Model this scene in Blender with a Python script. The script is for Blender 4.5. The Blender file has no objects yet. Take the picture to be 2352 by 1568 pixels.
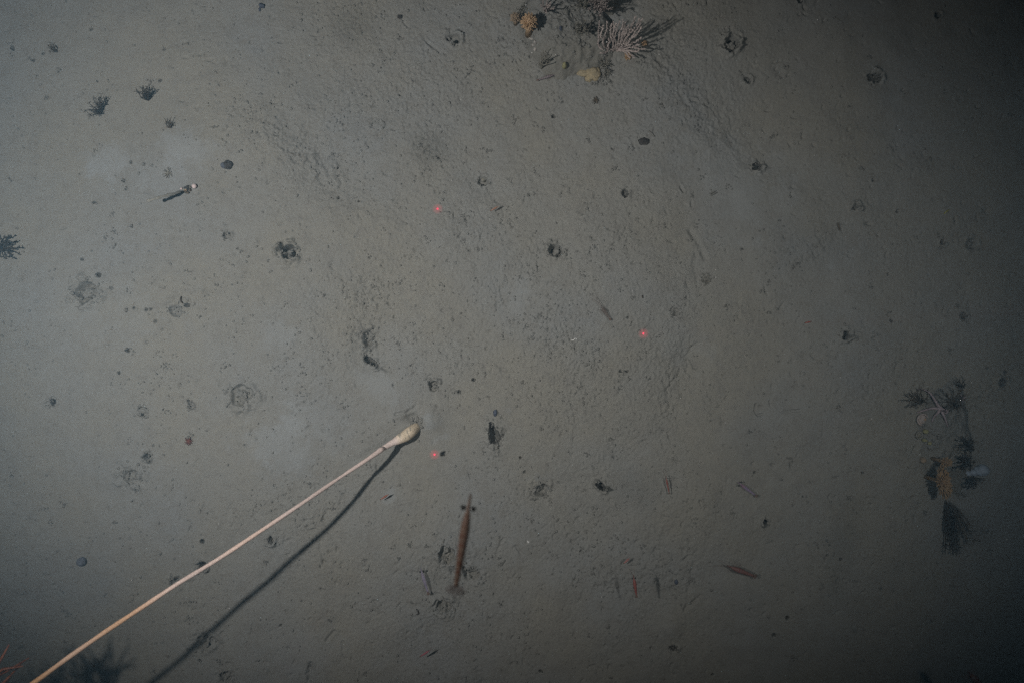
import bpy, math, random
import numpy as np
from mathutils import Vector

random.seed(7)
RNG = np.random.default_rng(11)
sc = bpy.context.scene
col = sc.collection

# ------------------------------------------------------------------ camera, water light, exposure
CAM_H = 1.45                    # camera above the mud (m)
PXM = 2.115 / 2352.0            # metres on the mud per photo pixel (photo taken as 2352 x 1568)

cam = bpy.data.cameras.new('camera')
cam_ob = bpy.data.objects.new('camera', cam)
col.objects.link(cam_ob)
cam_ob.location = (0, 0, CAM_H)
cam.sensor_width = 36
cam.lens = 36 * CAM_H / 2.115
cam.clip_start = 0.01
cam.clip_end = 500
cam.dof.use_dof = True
cam.dof.focus_distance = CAM_H
cam.dof.aperture_fstop = 3.2
sc.camera = cam_ob

world = bpy.data.worlds.new('World')
sc.world = world
world.use_nodes = True
bg = world.node_tree.nodes['Background']
bg.inputs[0].default_value = (0.25, 0.6, 0.8, 1)
bg.inputs[1].default_value = 0.009

def strobe(name, loc, aim, half, power, colour, size):
    l = bpy.data.lights.new(name, 'SPOT')
    l.energy = power
    l.color = colour
    l.spot_size = 2 * half
    l.spot_blend = 1.0
    l.shadow_soft_size = size
    o = bpy.data.objects.new(name, l)
    col.objects.link(o)
    o.location = loc
    d = Vector(aim) - Vector(loc)
    o.rotation_euler = d.to_track_quat('-Z', 'Y').to_euler()
    return o

LAMP_L = Vector((-0.74, 0.0, CAM_H))
strobe('strobe_lamp', LAMP_L, (-0.44, 0.22, 0), 0.79, 88, (1.0, 0.975, 0.945), 0.022)
strobe('strobe_lamp', (0.56, 0.0, CAM_H), (0.40, -0.03, 0), 0.62, 19, (0.98, 0.98, 0.95), 0.026)

sc.view_settings.view_transform = 'Standard'
sc.view_settings.look = 'None'
sc.view_settings.exposure = 0
sc.view_settings.gamma = 1
sc.view_settings.use_curve_mapping = False
sc.render.engine = 'CYCLES'
sc.cycles.use_denoising = False
sc.cycles.filter_width = 1.35
sc.cycles.denoiser = 'OPENIMAGEDENOISE'
sc.cycles.denoising_input_passes = 'RGB_ALBEDO_NORMAL'
sc.cycles.denoising_prefilter = 'ACCURATE'
sc.cycles.max_bounces = 6
sc.cycles.volume_bounces = 0
sc.cycles.transparent_max_bounces = 16

# ------------------------------------------------------------------ noise and helpers
_TAB = np.random.default_rng(3).random((512, 512)).astype(np.float32)

def vn(x, y, f, seed=0):
    u = np.asarray(x) * f + 137.31 * seed + 1000.0
    v = np.asarray(y) * f + 71.77 * seed + 1000.0
    iu = np.floor(u).astype(np.int64); iv = np.floor(v).astype(np.int64)
    a = u - iu; b = v - iv
    a = a * a * (3 - 2 * a); b = b * b * (3 - 2 * b)
    i0 = iu & 511; i1 = (iu + 1) & 511; j0 = iv & 511; j1 = (iv + 1) & 511
    return ((_TAB[i0, j0] * (1 - a) + _TAB[i1, j0] * a) * (1 - b) + (_TAB[i0, j1] * (1 - a) + _TAB[i1, j1] * a) * b)

def fbm(x, y, f, seed=0, octaves=3):
    s = 0; amp = 1.0; tot = 0
    for o in range(octaves):
        # each octave turned so the lattice never shows
        c, sn = math.cos(0.6 + o * 1.1), math.sin(0.6 + o * 1.1)
        s = s + amp * (vn(x * c - y * sn, x * sn + y * c, f * 2.03 ** o, seed + 5 * o) - 0.5)
        tot += amp; amp *= 0.5
    return s / tot * 2

def sstep(a, b, x):
    t = np.clip((x - a) / (b - a), 0, 1)
    return t * t * (3 - 2 * t)

def fx(px): return (px - 1176) * PXM
def fy(py): return (784 - py) * PXM

# ------------------------------------------------------------------ the mud: one sheet of real relief
STEP = 0.0017
core_x = np.arange(-1.16, 1.16 + 1e-6, STEP)
core_y = np.arange(-0.80, 0.80 + 1e-6, STEP)
def grow(edge):
    out = []; p = edge; s = STEP
    while p < 40:
        s *= 1.16; p += s; out.append(p)
    return np.array(out)
gx = np.concatenate([-grow(1.16)[::-1], core_x, grow(1.16)])
gy = np.concatenate([-grow(0.80)[::-1], core_y, grow(0.80)])
X, Y = np.meshgrid(gx, gy)
PX = X / PXM + 1176; PY = 784 - Y / PXM
def blob(px, py, rx, ry=None, rot=0):
    ry = ry or rx
    c, s = math.cos(rot), math.sin(rot)
    dx = (PX - px); dy = (PY - py)
    return np.exp(-(((dx * c + dy * s) / rx) ** 2 + ((-dx * s + dy * c) / ry) ** 2))

near = np.exp(-np.maximum(0, np.hypot(X / 1.5, Y / 1.2) - 1) * 1.0)   # relief fades far away where the sheet is coarse
rough = 0.62 + 0.75 * fbm(X, Y, 3.2, 1, 3)
for b in [(700, 370, 150, 70, .6, 1.3), (560, 310, 80, 50, .6, .5), (1640, 270, 170, 80, .8, 0.5), (860, 680, 90, 180, .2, .5), (1050, 640, 260, 200, 0, .45), (1560, 90, 70, 120, 0, .4),
          (860, 160, 280, 120, .4, .5), (1250, 640, 160, 160, 0, .3), (985, 345, 45, 40, 0, .8), (1870, 560, 45, 45, 0, .5), (810, 60, 45, 40, 0, .6),
          (1030, 1270, 70, 50, 0, .8), (1540, 900, 50, 120, .2, .4), (540, 1190, 80, 40, 0, .5)]:
    rough = rough + b[5] * blob(b[0], b[1], b[2], b[3], b[4])
PALE = [(640, 1010, 80, 55, .3, .9), (700, 960, 60, 40, 0, .4), (430, 330, 70, 40, .2, .9), (250, 370, 45, 30, 0, .9), (1700, 430, 130, 70, .6, .6), (985, 965, 28, 24, 0, 1.), (1190, 690, 24, 36, .5, .6), (1200, 660, 14, 14, 0, .5),
        (880, 885, 50, 30, .3, .7), (640, 770, 60, 25, 0, .5), (885, 1138, 23, 22, 0, .9), (1560, 790, 50, 50, 0, .3), (1440, 50, 60, 60, 0, .4), (1000, 1010, 26, 12, -.5, .8), (370, 420, 110, 40, .1, .4), (200, 720, 160, 60, 0, .4),
        (1410, 55, 30, 26, 0, .5), (1903, 612, 11, 9, 0, .8), (1245, 1100, 22, 9, 0, .8), (700, 1500, 160, 60, 0, .35), (1540, 1440, 40, 30, 0, .3), (1170, 945, 10, 14, 0, .5)]
pale = np.zeros_like(X)
for b in PALE:
    w = blob(*b[:5])
    pale = pale + .62 * b[5] * sstep(0.15, 1.0, w + (.75 * fbm(X, Y, 14, 9, 3) + .5 * fbm(X, Y, 70, 10, 2)) * (w > .05))
    rough = rough - 0.8 * b[5] * w
edge = np.hypot((PX - 1250) / 1150.0, (PY - 780) / 900.0)
rough = np.clip(rough, 0.14, 1.9) * (1 - 0.62 * sstep(0.65, 1.05, edge)) * (1 - 0.5 * sstep(1420, 1850, PX))

Hh = 0.016 * fbm(X, Y, 1.9, 2, 2) * near + 0.0066 * fbm(X, Y, 6.5, 3, 2) * near + 0.0028 * fbm(X, Y, 18, 4, 2) * near
wx = X + 0.004 * fbm(X, Y, 70, 21, 2); wy = Y + 0.004 * fbm(X, Y, 70, 22, 2)
n1 = fbm(wx, wy, 105, 5, 3)
n2 = fbm(wx * 1.2, wy * 0.8, 170, 6, 2)
n3 = vn(X, Y, 290, 7) - .5
n4 = RNG.random(X.shape) - .5
crumb = 0.0018 * np.maximum(0, n1 - .08) ** 1.2 + 0.0030 * np.maximum(0, n2 - .12) + 0.0022 * n3 + 0.0009 * n4
Hh = Hh + crumb * (0.08 + rough) * near
coarse = np.clip(blob(720, 375, 150, 60, .6) + .45 * blob(1630, 270, 170, 70, .8) + .7 * blob(850, 720, 60, 120) + .5 * blob(980, 930, 60, 40) + .5 * blob(560, 1190, 80, 40) + .6 * blob(1560, 890, 40, 110, .2), 0, 1)
Hh = Hh + coarse * (.0085 * np.maximum(0, fbm(wx, wy * .7, 48, 61, 2)) + .0045 * np.maximum(0, fbm(wx, wy, 100, 62, 2)))
# granulated fields
gran = np.clip(blob(985, 345, 34, 32) + .8 * blob(1870, 570, 32, 38) + .6 * blob(815, 65, 26, 26) + .6 * blob(1460, 1125, 26, 14), 0, 1)
Hh = Hh + gran * (0.003 + 0.0046 * (vn(X, Y, 210, 31) - .5))
# broad mounds and hollows the photo shows
for b in [(765, 395, 130, 62, .7, -.017), (610, 330, 130, 70, .6, .013), (1690, 300, 170, 80, .8, -.012), (1560, 250, 130, 80, .8, .010), (1450, 640, 120, 120, 0, .008), (1010, 560, 140, 90, .3, .006), (1130, 720, 80, 120, 0, -.006), (1560, 900, 40, 130, .2, -.008), (720, 820, 60, 120, 0, .008), (845, 800, 60, 70, 0, -.012), (800, 780, 40, 80, 0, .008), (420, 330, 90, 50, .2, .010),
          (1590, 820, 34, 40, 0, -.007), (1740, 945, 20, 20, 0, -.004), (992, 962, 26, 24, 0, .013), (945, 958, 18, 12, .4, -.012), (925, 950, 30, 14, -.4, .006), (700, 1180, 60, 60, 0, .005), (1030, 1270, 44, 30, 0, .007), (1130, 990, 40, 50, 0, .005),
          (570, 905, 34, 30, 0, .006), (225, 680, 40, 34, 0, .006), (1540, 1440, 26, 26, 0, .006), (1100, 415, 60, 26, .5, -.006), (1460, 160, 60, 60, 0, .006), (1245, 1125, 50, 26, 0, -.006), (1940, 765, 40, 30, 0, .006), (690, 570, 50, 50, 0, .004)]:
    Hh = Hh + b[5] * blob(*b[:5])

def window(px, py, rpx):
    x0, x1 = np.searchsorted(gx, [fx(px - rpx), fx(px + rpx)])
    y0, y1 = np.searchsorted(gy, [fy(py + rpx), fy(py - rpx)])
    return slice(y0, y1), slice(x0, x1)

PITS = {}
def pit_field(px, py, r, seed, stretch=1.0, rot=0.0, rag=.35):
    w = window(px, py, r * 2.6 * max(1, stretch))
    dx = PX[w] - px; dy = PY[w] - py
    c, s = math.cos(rot), math.sin(rot)
    u = (dx * c + dy * s) / stretch; v = -dx * s + dy * c
    d = np.hypot(u, v)
    f = 1.0 / (r * PXM)
    rr = d / r + rag * (1.1 * fbm(X[w], Y[w], .8 * f, seed, 3) + .35 * fbm(X[w], Y[w], 2.6 * f, seed + 9, 2))
    return w, u, v, rr

def pit(px, py, r, depth, seed, stretch=1.0, rot=0.0, rag=.35, rim=.14, plug=0.0, soft=.5):
    w, u, v, rr = pit_field(px, py, r, seed, stretch, rot, rag)
    h = -depth * (1 - sstep(soft, 1.0, rr))
    h = h + rim * depth * np.exp(-((rr - 1.35) / .45) ** 2) * np.maximum(0, fbm(X[w], Y[w], 70, seed, 3) + .15) * 1.8
    if plug > .85:      # a deep moat round a plug of mud
        pd = np.hypot(u - r * .20, v - r * .12) / (r * .60) + .30 * fbm(X[w], Y[w], 1.8 / (r * PXM), seed + 3, 3)
        h = h + plug * depth * (1 - sstep(.72, .98, pd)) * (.85 + .3 * vn(X[w], Y[w], 3.5 / (r * PXM), seed + 4))
        gap = sstep(.35, .75, np.sin(np.arctan2(v, u) * 2 + seed) * .6 + fbm(X[w], Y[w], 1.1 / (r * PXM), seed + 8, 2))
        h = h + gap * .75 * depth * (1 - sstep(soft, 1.0, rr)) * (pd > .85)
    elif plug:
        ox, oy = r * .34 * math.cos(seed * 2.4), r * .34 * math.sin(seed * 2.4)
        pd = np.hypot(u - ox, v - oy) / (r * .62) + 1.1 * fbm(X[w], Y[w], 1.5 / (r * PXM), seed + 3, 3)
        h = h + plug * depth * (1 - sstep(.45, 1.0, pd)) * (.7 + .6 * vn(X[w], Y[w], 2.5 / (r * PXM), seed + 4))
    # crumbled mud all over and around the hole
    h = h + min(.0035, depth * .3) * np.exp(-np.maximum(0, rr - .6) ** 2 / .35) * (np.maximum(0, fbm(X[w], Y[w], 150, seed + 6, 2)) + (vn(X[w], Y[w], 260, seed) - .5) * .8)
    Hh[w] += h
    PITS[seed] = (w, rr)

def groove(pts, wpx, depth, bank=.22):
    pts = np.array(pts, float)
    q = []
    for i in range(len(pts) - 1):
        n = max(2, int(np.hypot(*(pts[i + 1] - pts[i])) / 3))
        for t in np.linspace(0, 1, n, endpoint=False):
            q.append(pts[i] * (1 - t) + pts[i + 1] * t)
    q = np.array(q)
    q = q + 2.2 * np.stack([fbm(q[:, 0] * .01, q[:, 1] * .01, 4, 40, 2), fbm(q[:, 0] * .01, q[:, 1] * .01, 4, 41, 2)], 1)
    lo = q.min(0) - 30; hi = q.max(0) + 30
    x0, x1 = np.searchsorted(gx, [fx(lo[0]), fx(hi[0])]); y0, y1 = np.searchsorted(gy, [fy(hi[1]), fy(lo[1])])
    w = (slice(y0, y1), slice(x0, x1))
    dmin = np.full(PX[w].shape, 1e9)
    for p in q:
        dmin = np.minimum(dmin, (PX[w] - p[0]) ** 2 + (PY[w] - p[1]) ** 2)
    d = np.sqrt(dmin) / wpx
    var = 1.1 * np.clip(.5 + 1.5 * fbm(X[w], Y[w], 38, 44, 3), 0, 1.3)
    Hh[w] += depth * var * (-np.exp(-d ** 2) + bank * np.exp(-((d - 1.7) / .6) ** 2))

# burrows: px, py, radius px, depth m, stretch, rot, plug, label
BURROWS = [
    (665, 581, 18, .034, 1.0, 0, .92, 'deep round burrow with black crescents either side of a mud plug, above a red dot'),
    (200, 672, 24, .020, 1.1, 0, .9, 'wide burrow with a broken dark ring, below a small black hole near left edge'),
    (1674, 106, 17, .026, 1.0, .3, .88, 'round burrow with a black notch, on bare mud right of the pale branching coral'),
    (1276, 575, 15, .020, 1.0, 0, .9, 'burrow with a scalloped rim in the middle of the rough mud patch'),
    (842, 774, 17, .014, 1.1, 1.2, .5, 'crumbling shallow burrow at the head of the crescent scar'),
    (848, 828, 9, .018, 2.2, .6, 0, 'crescent crack in the mud below a crumbling burrow'),
    (557, 909, 24, .011, 1.0, 0, .8, 'wide crumbling burrow mound pitted with many cracks'),
    (302, 1090, 21, .010, 1.1, 0, .7, 'faint crumbling burrow below the black hole with the pale lip'),
    (329, 945, 13, .010, 1.0, 0, .6, 'small crumbling burrow above the red tentacled anemone'),
    (1135, 1000, 12.5, .022, 2.2, 1.4, 0, 'tall ragged open pit right of the cream bulb'),
    (996, 886, 11, .015, 1.0, 0, .6, 'small burrow with a dark upper lip above the cream bulb'),
    (1244, 1126, 17, .012, 1.0, 0, .6, 'rubble filled burrow under a pale blue smear'),
    (1383, 1117, 11, .028, 1.0, .7, .35, 'black open burrow left of the soft dark patch'),
    (1020, 1397, 17, .018, 1.1, -.3, .5, 'ragged burrow below the tail of the large brown shrimp'),
    (620, 1241, 9, .016, 1.0, 0, .3, 'little dark burrow between the pink stalk and its shadow'),
    (462, 1304, 10, .026, 1.0, 0, .2, 'black burrow mouth half hidden behind the pink stalk'),
    (398, 1337, 12, .012, 1.0, 0, .6, 'crumbling burrow beside the pink stalk, left of the black mouth'),
    (465, 1475, 19, .013, 1.2, .2, .6, 'crumbling burrow crossed by the shadow of the pink stalk'),
    (515, 1556, 12, .012, 1.0, 0, .5, 'crumbling burrow cut by the bottom edge, below the stalk shadow'),
    (1934, 768, 10, .024, 1.0, 0, .2, 'dark oval burrow with a cracked rim, left of the brittle star'),
    (1958, 478, 9, .016, 1.0, 0, .5, 'small dark edged burrow in the dim mud above the granular patch'),
    (2004, 182, 12, .014, 1.3, -.4, .3, 'hook shaped burrow lip in the dim upper right mud'),
    (1739, 379, 11, .020, 1.2, .5, .3, 'dark burrow at the right end of the ridged mud band'),
    (1042, 87, 12, .015, 1.1, .7, .5, 'cracked burrow in the upper mud left of the orange anemones'),
    (337, 1047, 8, .024, 1.0, 0, .1, 'black hole with a pale lip below the red tentacled anemone'),
    (127, 923, 8, .022, 1.3, -.5, .1, 'black slit burrow on a smeared mound near the left edge'),
    (410, 712, 14, .009, 1.2, -.8, .5, 'cracked mud patch beside a small black hole and curved worm'),
    (523, 541, 9, .012, 1.0, 0, .5, 'tiny rubble burrow above left of the deep round burrow'),
    (1436, 445, 10, .014, .8, 0, .3, 'narrow dark burrow up right of the scalloped burrow'),
    (2297, 878, 11, .014, 1.0, 0, .4, 'shadowy burrow near the right edge beyond the brittle star'),
    (1107, 412, 11, .009, 1.2, .5, .5, 'shallow scraped hollow with a pebble, up right of the uppermost red dot'),
    (2160, 558, 8, .012, .8, 0, .3, 'small dark pit in the dim right mud under the yellow straw'),
    (2229, 562, 13, .007, 1.1, 0, .8, 'faint broken ring in the dim mud near right edge'),
    (2206, 726, 8, .010, 1.0, 0, .4, 'small arched pit in the dim mud above the brittle star'),
    (1547, 715, 11, .006, 1.0, 0, .8, 'shallow dimpled ring right of the pale shrimp'),
    (1716, 184, 8, .013, 1.2, .8, .15, 'spiky little burrow below the notched round burrow'),
    (1758, 1198, 8, .026, .8, 0, .1, 'jet black hole in the bare mud below the violet shrimp'),
    (440, 932, 10, .009, 1.0, 0, .6, 'tiny rubble burrow above the red tentacled anemone, right of a crumbling one'),
    (1545, 1487, 8, .012, 1.2, 0, .3, 'dark pit in the lower mud below the dimpled rings'),
    (1027, 1266, 17, .016, 1.3, .9, .6, 'torn lumpy mud patch left of the tail of the large blurred shrimp'),
    (1084, 1316, 13, .011, 1.5, .6, .6, 'torn lumpy mud patch right of the tail of the large blurred shrimp'),
]
HOLES = [(228, 632, 6), (433, 702, 5), (296, 804, 5.5), (278, 855, 4.5), (1219, 128, 4.5), (875, 153, 3), (917, 216, 3), (770, 183, 2.6), (842, 218, 2.6), (779, 37, 2.6), (1272, 265, 4), (1405, 341, 2.6), (822, 460, 3), (775, 452, 3.4),
         (1440, 729, 3), (1425, 852, 3.2), (1441, 852, 3.4), (2000, 417, 4), (2057, 487, 3.2), (2034, 631, 3), (2041, 738, 4), (300, 519, 4), (548, 572, 3), (371, 187, 4), (28, 110, 5), (76, 138, 4), (100, 123, 4), (83, 173, 4), (223, 186, 3), (211, 68, 4),
         (382, 117, 3), (293, 712, 4), (311, 708, 4), (338, 712, 4), (349, 710, 4), (359, 738, 4), (215, 465, 4), (281, 413, 4), (286, 432, 4), (297, 371, 4), (329, 376, 4), (190, 596, 4), (317, 397, 3), (434, 920, 3.5), (440, 903, 2.4), (412, 1335, 0),
         (1733, 1083, 3), (1637, 1550, 3), (1835, 6, 7), (2155, 35, 7), (1977, 1084, 3), (1845, 1140, 3), (1900, 1275, 3), (2094, 960, 0), (413, 1610, 0), (456, 1520, 4), (460, 1246, 6), (2305, 855, 5), (1930, 1283, 3), (2270, 1220, 4),
         (1242, 1544, 4), (640, 1440, 3), (1205, 1085, 3), (1195, 1052, 3), (1000, 1045, 0), (1018, 1043, 6), (1335, 1270, 3), (1055, 900, 4), (1087, 872, 4), (1122, 1000, 0), (1810, 1420, 5), (1780, 1460, 5), (1240, 1275, 0)]
HOLES = [h for h in HOLES if h[2]]
for i, b in enumerate(BURROWS):
    pit(b[0], b[1], b[2], b[3], i + 1, b[4], b[5], rag=.34 if b[6] > .85 else .55, plug=b[6], rim=.45)
for i, h in enumerate(HOLES):
    pit(h[0], h[1], h[2] * 1.05, h[2] * PXM * 2.6, i + 60, 1.0 + .5 * random.random(), random.random() * 3, rag=.4, rim=.10)
for g in [([(1590, 795), (1582, 815), (1588, 835), (1602, 846)], 4, .0045), ([(1620, 790), (1600, 788), (1590, 796)], 3, .003), ([(1733, 928), (1730, 942), (1738, 952), (1752, 950)], 2.6, .005),
          ([(992, 838), (1004, 862)], 3, .003), ([(1064, 834), (1033, 866)], 3, .003), ([(1040, 895), (1085, 920)], 2.5, .0022), ([(752, 1128), (752, 1170), (740, 1200)], 4, .004), ([(733, 1245), (740, 1275), (744, 1296)], 4, .004), ([(652, 1247), (690, 1224), (720, 1218)], 4, .004),
          ([(690, 1440), (696, 1478)], 4, .003), ([(763, 1454), (745, 1480)], 4, .003), ([(710, 1528), (708, 1568)], 5, .004), ([(786, 1480), (788, 1510)], 4, .003), ([(1185, 1255), (1200, 1280), (1208, 1300)], 3, .004), ([(1150, 1270), (1130, 1290)], 3, .003), ([(1156, 1240), (1135, 1285)], 3, .003),
          ([(1534, 995), (1543, 1015), (1545, 1050)], 3, .004), ([(1608, 1366), (1580, 1392), (1572, 1402)], 4, .003), ([(1595, 1290), (1572, 1400)], 4, .002), ([(1620, 630), (1625, 655), (1640, 662)], 3, .004), ([(1600, 560), (1590, 610), (1600, 650)], 5, .003), ([(1562, 430), (1570, 445)], 3, .004), ([(1584, 530), (1620, 600)], 6, .004),
          ([(1540, 880), (1560, 860), (1570, 830)], 4, .0035), ([(1520, 870), (1535, 900), (1525, 940)], 4, .003), ([(910, 950), (935, 945), (960, 930)], 4, .004), ([(700, 660), (640, 600)], 5, .002), ([(922, 42), (940, 64)], 2.5, .003), ([(975, 90), (1010, 120), (1050, 140)], 3, .003),
          ([(1120, 30), (1180, 60)], 3, .002), ([(1480, 120), (1530, 160), (1580, 250)], 5, .003), ([(440, 500), (490, 540)], 4, .002), ([(460, 1330), (380, 1360), (300, 1420)], 5, .002), ([(1380, 1080), (1350, 1078), (1320, 1090)], 3, .003), ([(1310, 1120), (1280, 1110)], 3, .003), ([(1800, 1000), (1770, 1010), (1740, 990)], 3, .003), ([(1830, 940), (1790, 945), (1775, 975), (1800, 985)], 3, .003),
          ([(830, 745), (835, 760)], 3, .005), ([(825, 800), (835, 825), (862, 838), (890, 850)], 5, .006), ([(405, 730), (395, 745)], 3, .005), ([(1010, 1265), (1016, 1285), (1012, 1300)], 4, .006), ([(1035, 1262), (1042, 1275)], 4, .006), ([(1060, 1300), (1075, 1330), (1095, 1340)], 4, .006), ([(1045, 1260), (1030, 1290), (1040, 1320)], 4, .005)]:
    groove(*g)
# thousands of small nicks, denser where the mud is rough
ii = RNG.integers(0, len(core_y), 44000); jj = RNG.integers(0, len(core_x), 44000)
oy = int(np.searchsorted(gy, -0.80)); ox = int(np.searchsorted(gx, -1.16))
count = 0
clump = fbm(X, Y, 14, 51, 2)
for i, j in zip(ii, jj):
    i += oy; j += ox
    if i < 8 or j < 8 or i > len(gy) - 9 or j > len(gx) - 9: continue
    p = (.10 + .50 * rough[i, j]) * (.22 + 1.7 * max(0, clump[i, j] + .12))
    if RNG.random() > p: continue
    r = STEP * (0.55 + 0.95 * RNG.random() ** 3); e = 1.2 + 2.2 * RNG.random() ** 1.5; a = RNG.random() * 3.14
    w = (slice(i - 5, i + 6), slice(j - 5, j + 6))
    dx = X[w] - X[i, j]; dy = Y[w] - Y[i, j]
    u = (dx * math.cos(a) + dy * math.sin(a)) / (r * e); v = (-dx * math.sin(a) + dy * math.cos(a)) / r
    Hh[w] -= r * (1.0 + 1.3 * RNG.random()) * np.exp(-(u * u + v * v))
    count += 1

def ground(x, y):
    i = np.clip(np.searchsorted(gx, x) - 1, 0, len(gx) - 2); j = np.clip(np.searchsorted(gy, y) - 1, 0, len(gy) - 2)
    a = (x - gx[i]) / (gx[i + 1] - gx[i]); b = (y - gy[j]) / (gy[j + 1] - gy[j])
    return (Hh[j, i] * (1 - a) + Hh[j, i + 1] * a) * (1 - b) + (Hh[j + 1, i] * (1 - a) + Hh[j + 1, i + 1] * a) * b

# ------------------------------------------------------------------ materials
def mat_new(name):
    m = bpy.data.materials.new(name); m.use_nodes = True
    nt = m.node_tree; b = nt.nodes['Principled BSDF']
    b.inputs['Roughness'].default_value = .9
    b.inputs['Specular IOR Level'].default_value = .15
    return m, nt, b

def link(nt, a, b): nt.links.new(a, b)

def noise(nt, scale, detail=4, rough=.55, coord='Object'):
    tc = nt.nodes.new('ShaderNodeTexCoord'); n = nt.nodes.new('ShaderNodeTexNoise')
    n.inputs['Scale'].default_value = scale; n.inputs['Detail'].default_value = detail; n.inputs['Roughness'].default_value = rough
    link(nt, tc.outputs[coord], n.inputs['Vector'])
    return n.outputs['Fac']

def ramp(nt, fac, stops):
    r = nt.nodes.new('ShaderNodeValToRGB')
    el = r.color_ramp.elements
    while len(el) < len(stops): el.new(.5)
    for e, (p, c) in zip(el, stops):
        e.position = p; e.color = (*c, 1)
    link(nt, fac, r.inputs['Fac'])
    return r.outputs['Color']

def mix(nt, fac, a, b, mode='MIX'):
    n = nt.nodes.new('ShaderNodeMix'); n.data_type = 'RGBA'; n.blend_type = mode
    for s, v in ((n.inputs[0], fac), (n.inputs[6], a), (n.inputs[7], b)):
        if hasattr(v, 'is_linked'): link(nt, v, s)
        elif isinstance(v, tuple): s.default_value = (*v, 1)
        else: s.default_value = v
    return n.outputs[2]

def bump(nt, b, fac, strength, dist):
    n = nt.nodes.new('ShaderNodeBump'); n.inputs['Strength'].default_value = strength; n.inputs['Distance'].default_value = dist
    link(nt, fac, n.inputs['Height']); link(nt, n.outputs['Normal'], b.inputs['Normal'])

def mud_material(name, dark=1.0, attr=False):
    m, nt, b = mat_new(name)
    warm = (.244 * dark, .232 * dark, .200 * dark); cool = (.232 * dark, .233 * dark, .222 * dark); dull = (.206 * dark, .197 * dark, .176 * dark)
    c1 = ramp(nt, noise(nt, 3.4, 4), [(.36, cool), (.60, warm)])
    c2 = mix(nt, ramp(nt, noise(nt, 46, 6, .65), [(.46, (0, 0, 0)), (.70, (.75, .75, .75))]), c1, dull)
    c3 = mix(nt, ramp(nt, noise(nt, 240, 3, .6), [(.55, (0, 0, 0)), (.78, (.55, .55, .55))]), c2, (.155 * dark, .152 * dark, .142 * dark))
    if attr:
        a = nt.nodes.new('ShaderNodeAttribute'); a.attribute_name = 'pale'
        c3 = mix(nt, a.outputs['Fac'], c3, (.275, .284, .280))
    link(nt, c3, b.inputs['Base Color'])
    bump(nt, b, noise(nt, 520, 3, .7), .55, .0012)
    b.inputs['Specular IOR Level'].default_value = .08
    b.inputs['Roughness'].default_value = 1
    return m

M_MUD = mud_material('seafloor_mud', 1.0, True)
M_ROCK = mud_material('silted_stone', .86)
M_CLOD = mud_material('mud_clod', .92)
M_DEEP = mud_material('pit_shade_mud', .52)  # pit and hole walls, their shade deepened in the mud colour
M_PELLET = mud_material('mud_pellet', .76)

def plain(name, c1, c2=None, scale=120, rough=.8, bmp=.0, spec=.2, alpha=None):
    m, nt, b = mat_new(name)
    c2 = c2 or tuple(v * .7 for v in c1)
    f = noise(nt, scale, 4)
    link(nt, ramp(nt, f, [(.35, c2), (.65, c1)]), b.inputs['Base Color'])
    b.inputs['Roughness'].default_value = rough; b.inputs['Specular IOR Level'].default_value = spec
    if bmp: bump(nt, b, noise(nt, scale * 3, 3), .6, bmp)
    if alpha is not None: b.inputs['Alpha'].default_value = alpha
    return m

def tinted(name, alpha=1.0, rough=.5, spec=.3):
    m, nt, b = mat_new(name)
    a = nt.nodes.new('ShaderNodeAttribute'); a.attribute_name = 'tint'
    f = noise(nt, 400, 3)
    c = mix(nt, ramp(nt, f, [(.4, (.0, .0, .0)), (.7, (.5, .5, .5))]), a.outputs['Color'], mix(nt, 1.0, a.outputs['Color'], (.55, .55, .55), 'MULTIPLY'))
    link(nt, c, b.inputs['Base Color'])
    b.inputs['Roughness'].default_value = rough; b.inputs['Specular IOR Level'].default_value = spec
    b.inputs['Alpha'].default_value = alpha
    return m

M_CORAL = plain('pale_pink_coral', (.53, .45, .41), (.38, .325, .30), 160, .9)
M_ORANGE = plain('orange_polyp', (.50, .345, .205), (.37, .25, .15), 200, .8)
M_RUST = plain('dull_orange_polyp', (.43, .29, .16), (.28, .19, .11), 200, .9)
M_PEACH = plain('peach_polyp', (.34, .26, .18), (.26, .20, .14), 200, .8)
M_HYD = plain('silted_hydroid', (.29, .27, .225), (.18, .17, .14), 180, 1)
M_HYDP = plain('grey_pink_hydroid', (.46, .39, .355), (.30, .26, .24), 180, 1)
M_DARK = plain('dark_hydroid_and_shadow', (.070, .054, .038), (.030, .024, .018), 150, 1)  # dark growth, and twigs that stand for cast shadow
M_BROWN = plain('brown_hydroid', (.15, .12, .085), (.08, .066, .05), 150, 1)
M_SPONGE = plain('yellow_sponge', (.42, .34, .21), (.33, .28, .19), 150, 1, .004)
M_LIME = plain('yellow_green_sponge', (.36, .33, .17), (.26, .25, .14), 90, .95, .001)
M_WHITE = plain('white_shell', (.75, .74, .70), (.6, .58, .55), 200, .5, 0, .4)
M_BLUEW = plain('blue_white_sponge', (.36, .42, .50), (.28, .33, .40), 60, .9)
M_CRUST = plain('white_crust', (.48, .44, .40), (.26, .25, .23), 260, .9, .001)
M_STONE_SHADE = plain('dark_stone_and_shade', (.085, .08, .074), (.035, .033, .031), 260, .8, .0015)  # dark stones, and the lump that stands for the shell's shadow
M_SLATE = plain('blue_grey_shell', (.10, .115, .15), (.05, .057, .08), 200, .6)
M_GREYB = plain('grey_ball', (.15, .16, .19), (.10, .11, .13), 150, .9, .001)
M_PINKB = plain('pink_white_ball', (.72, .58, .55), (.62, .50, .48), 200, .7)
M_MAUVE = plain('mauve_brittle_star', (.40, .33, .35), (.29, .24, .25), 260, .8)
M_RED = plain('red_brown_anemone', (.20, .07, .05), (.12, .045, .035), 260, .7)
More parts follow.
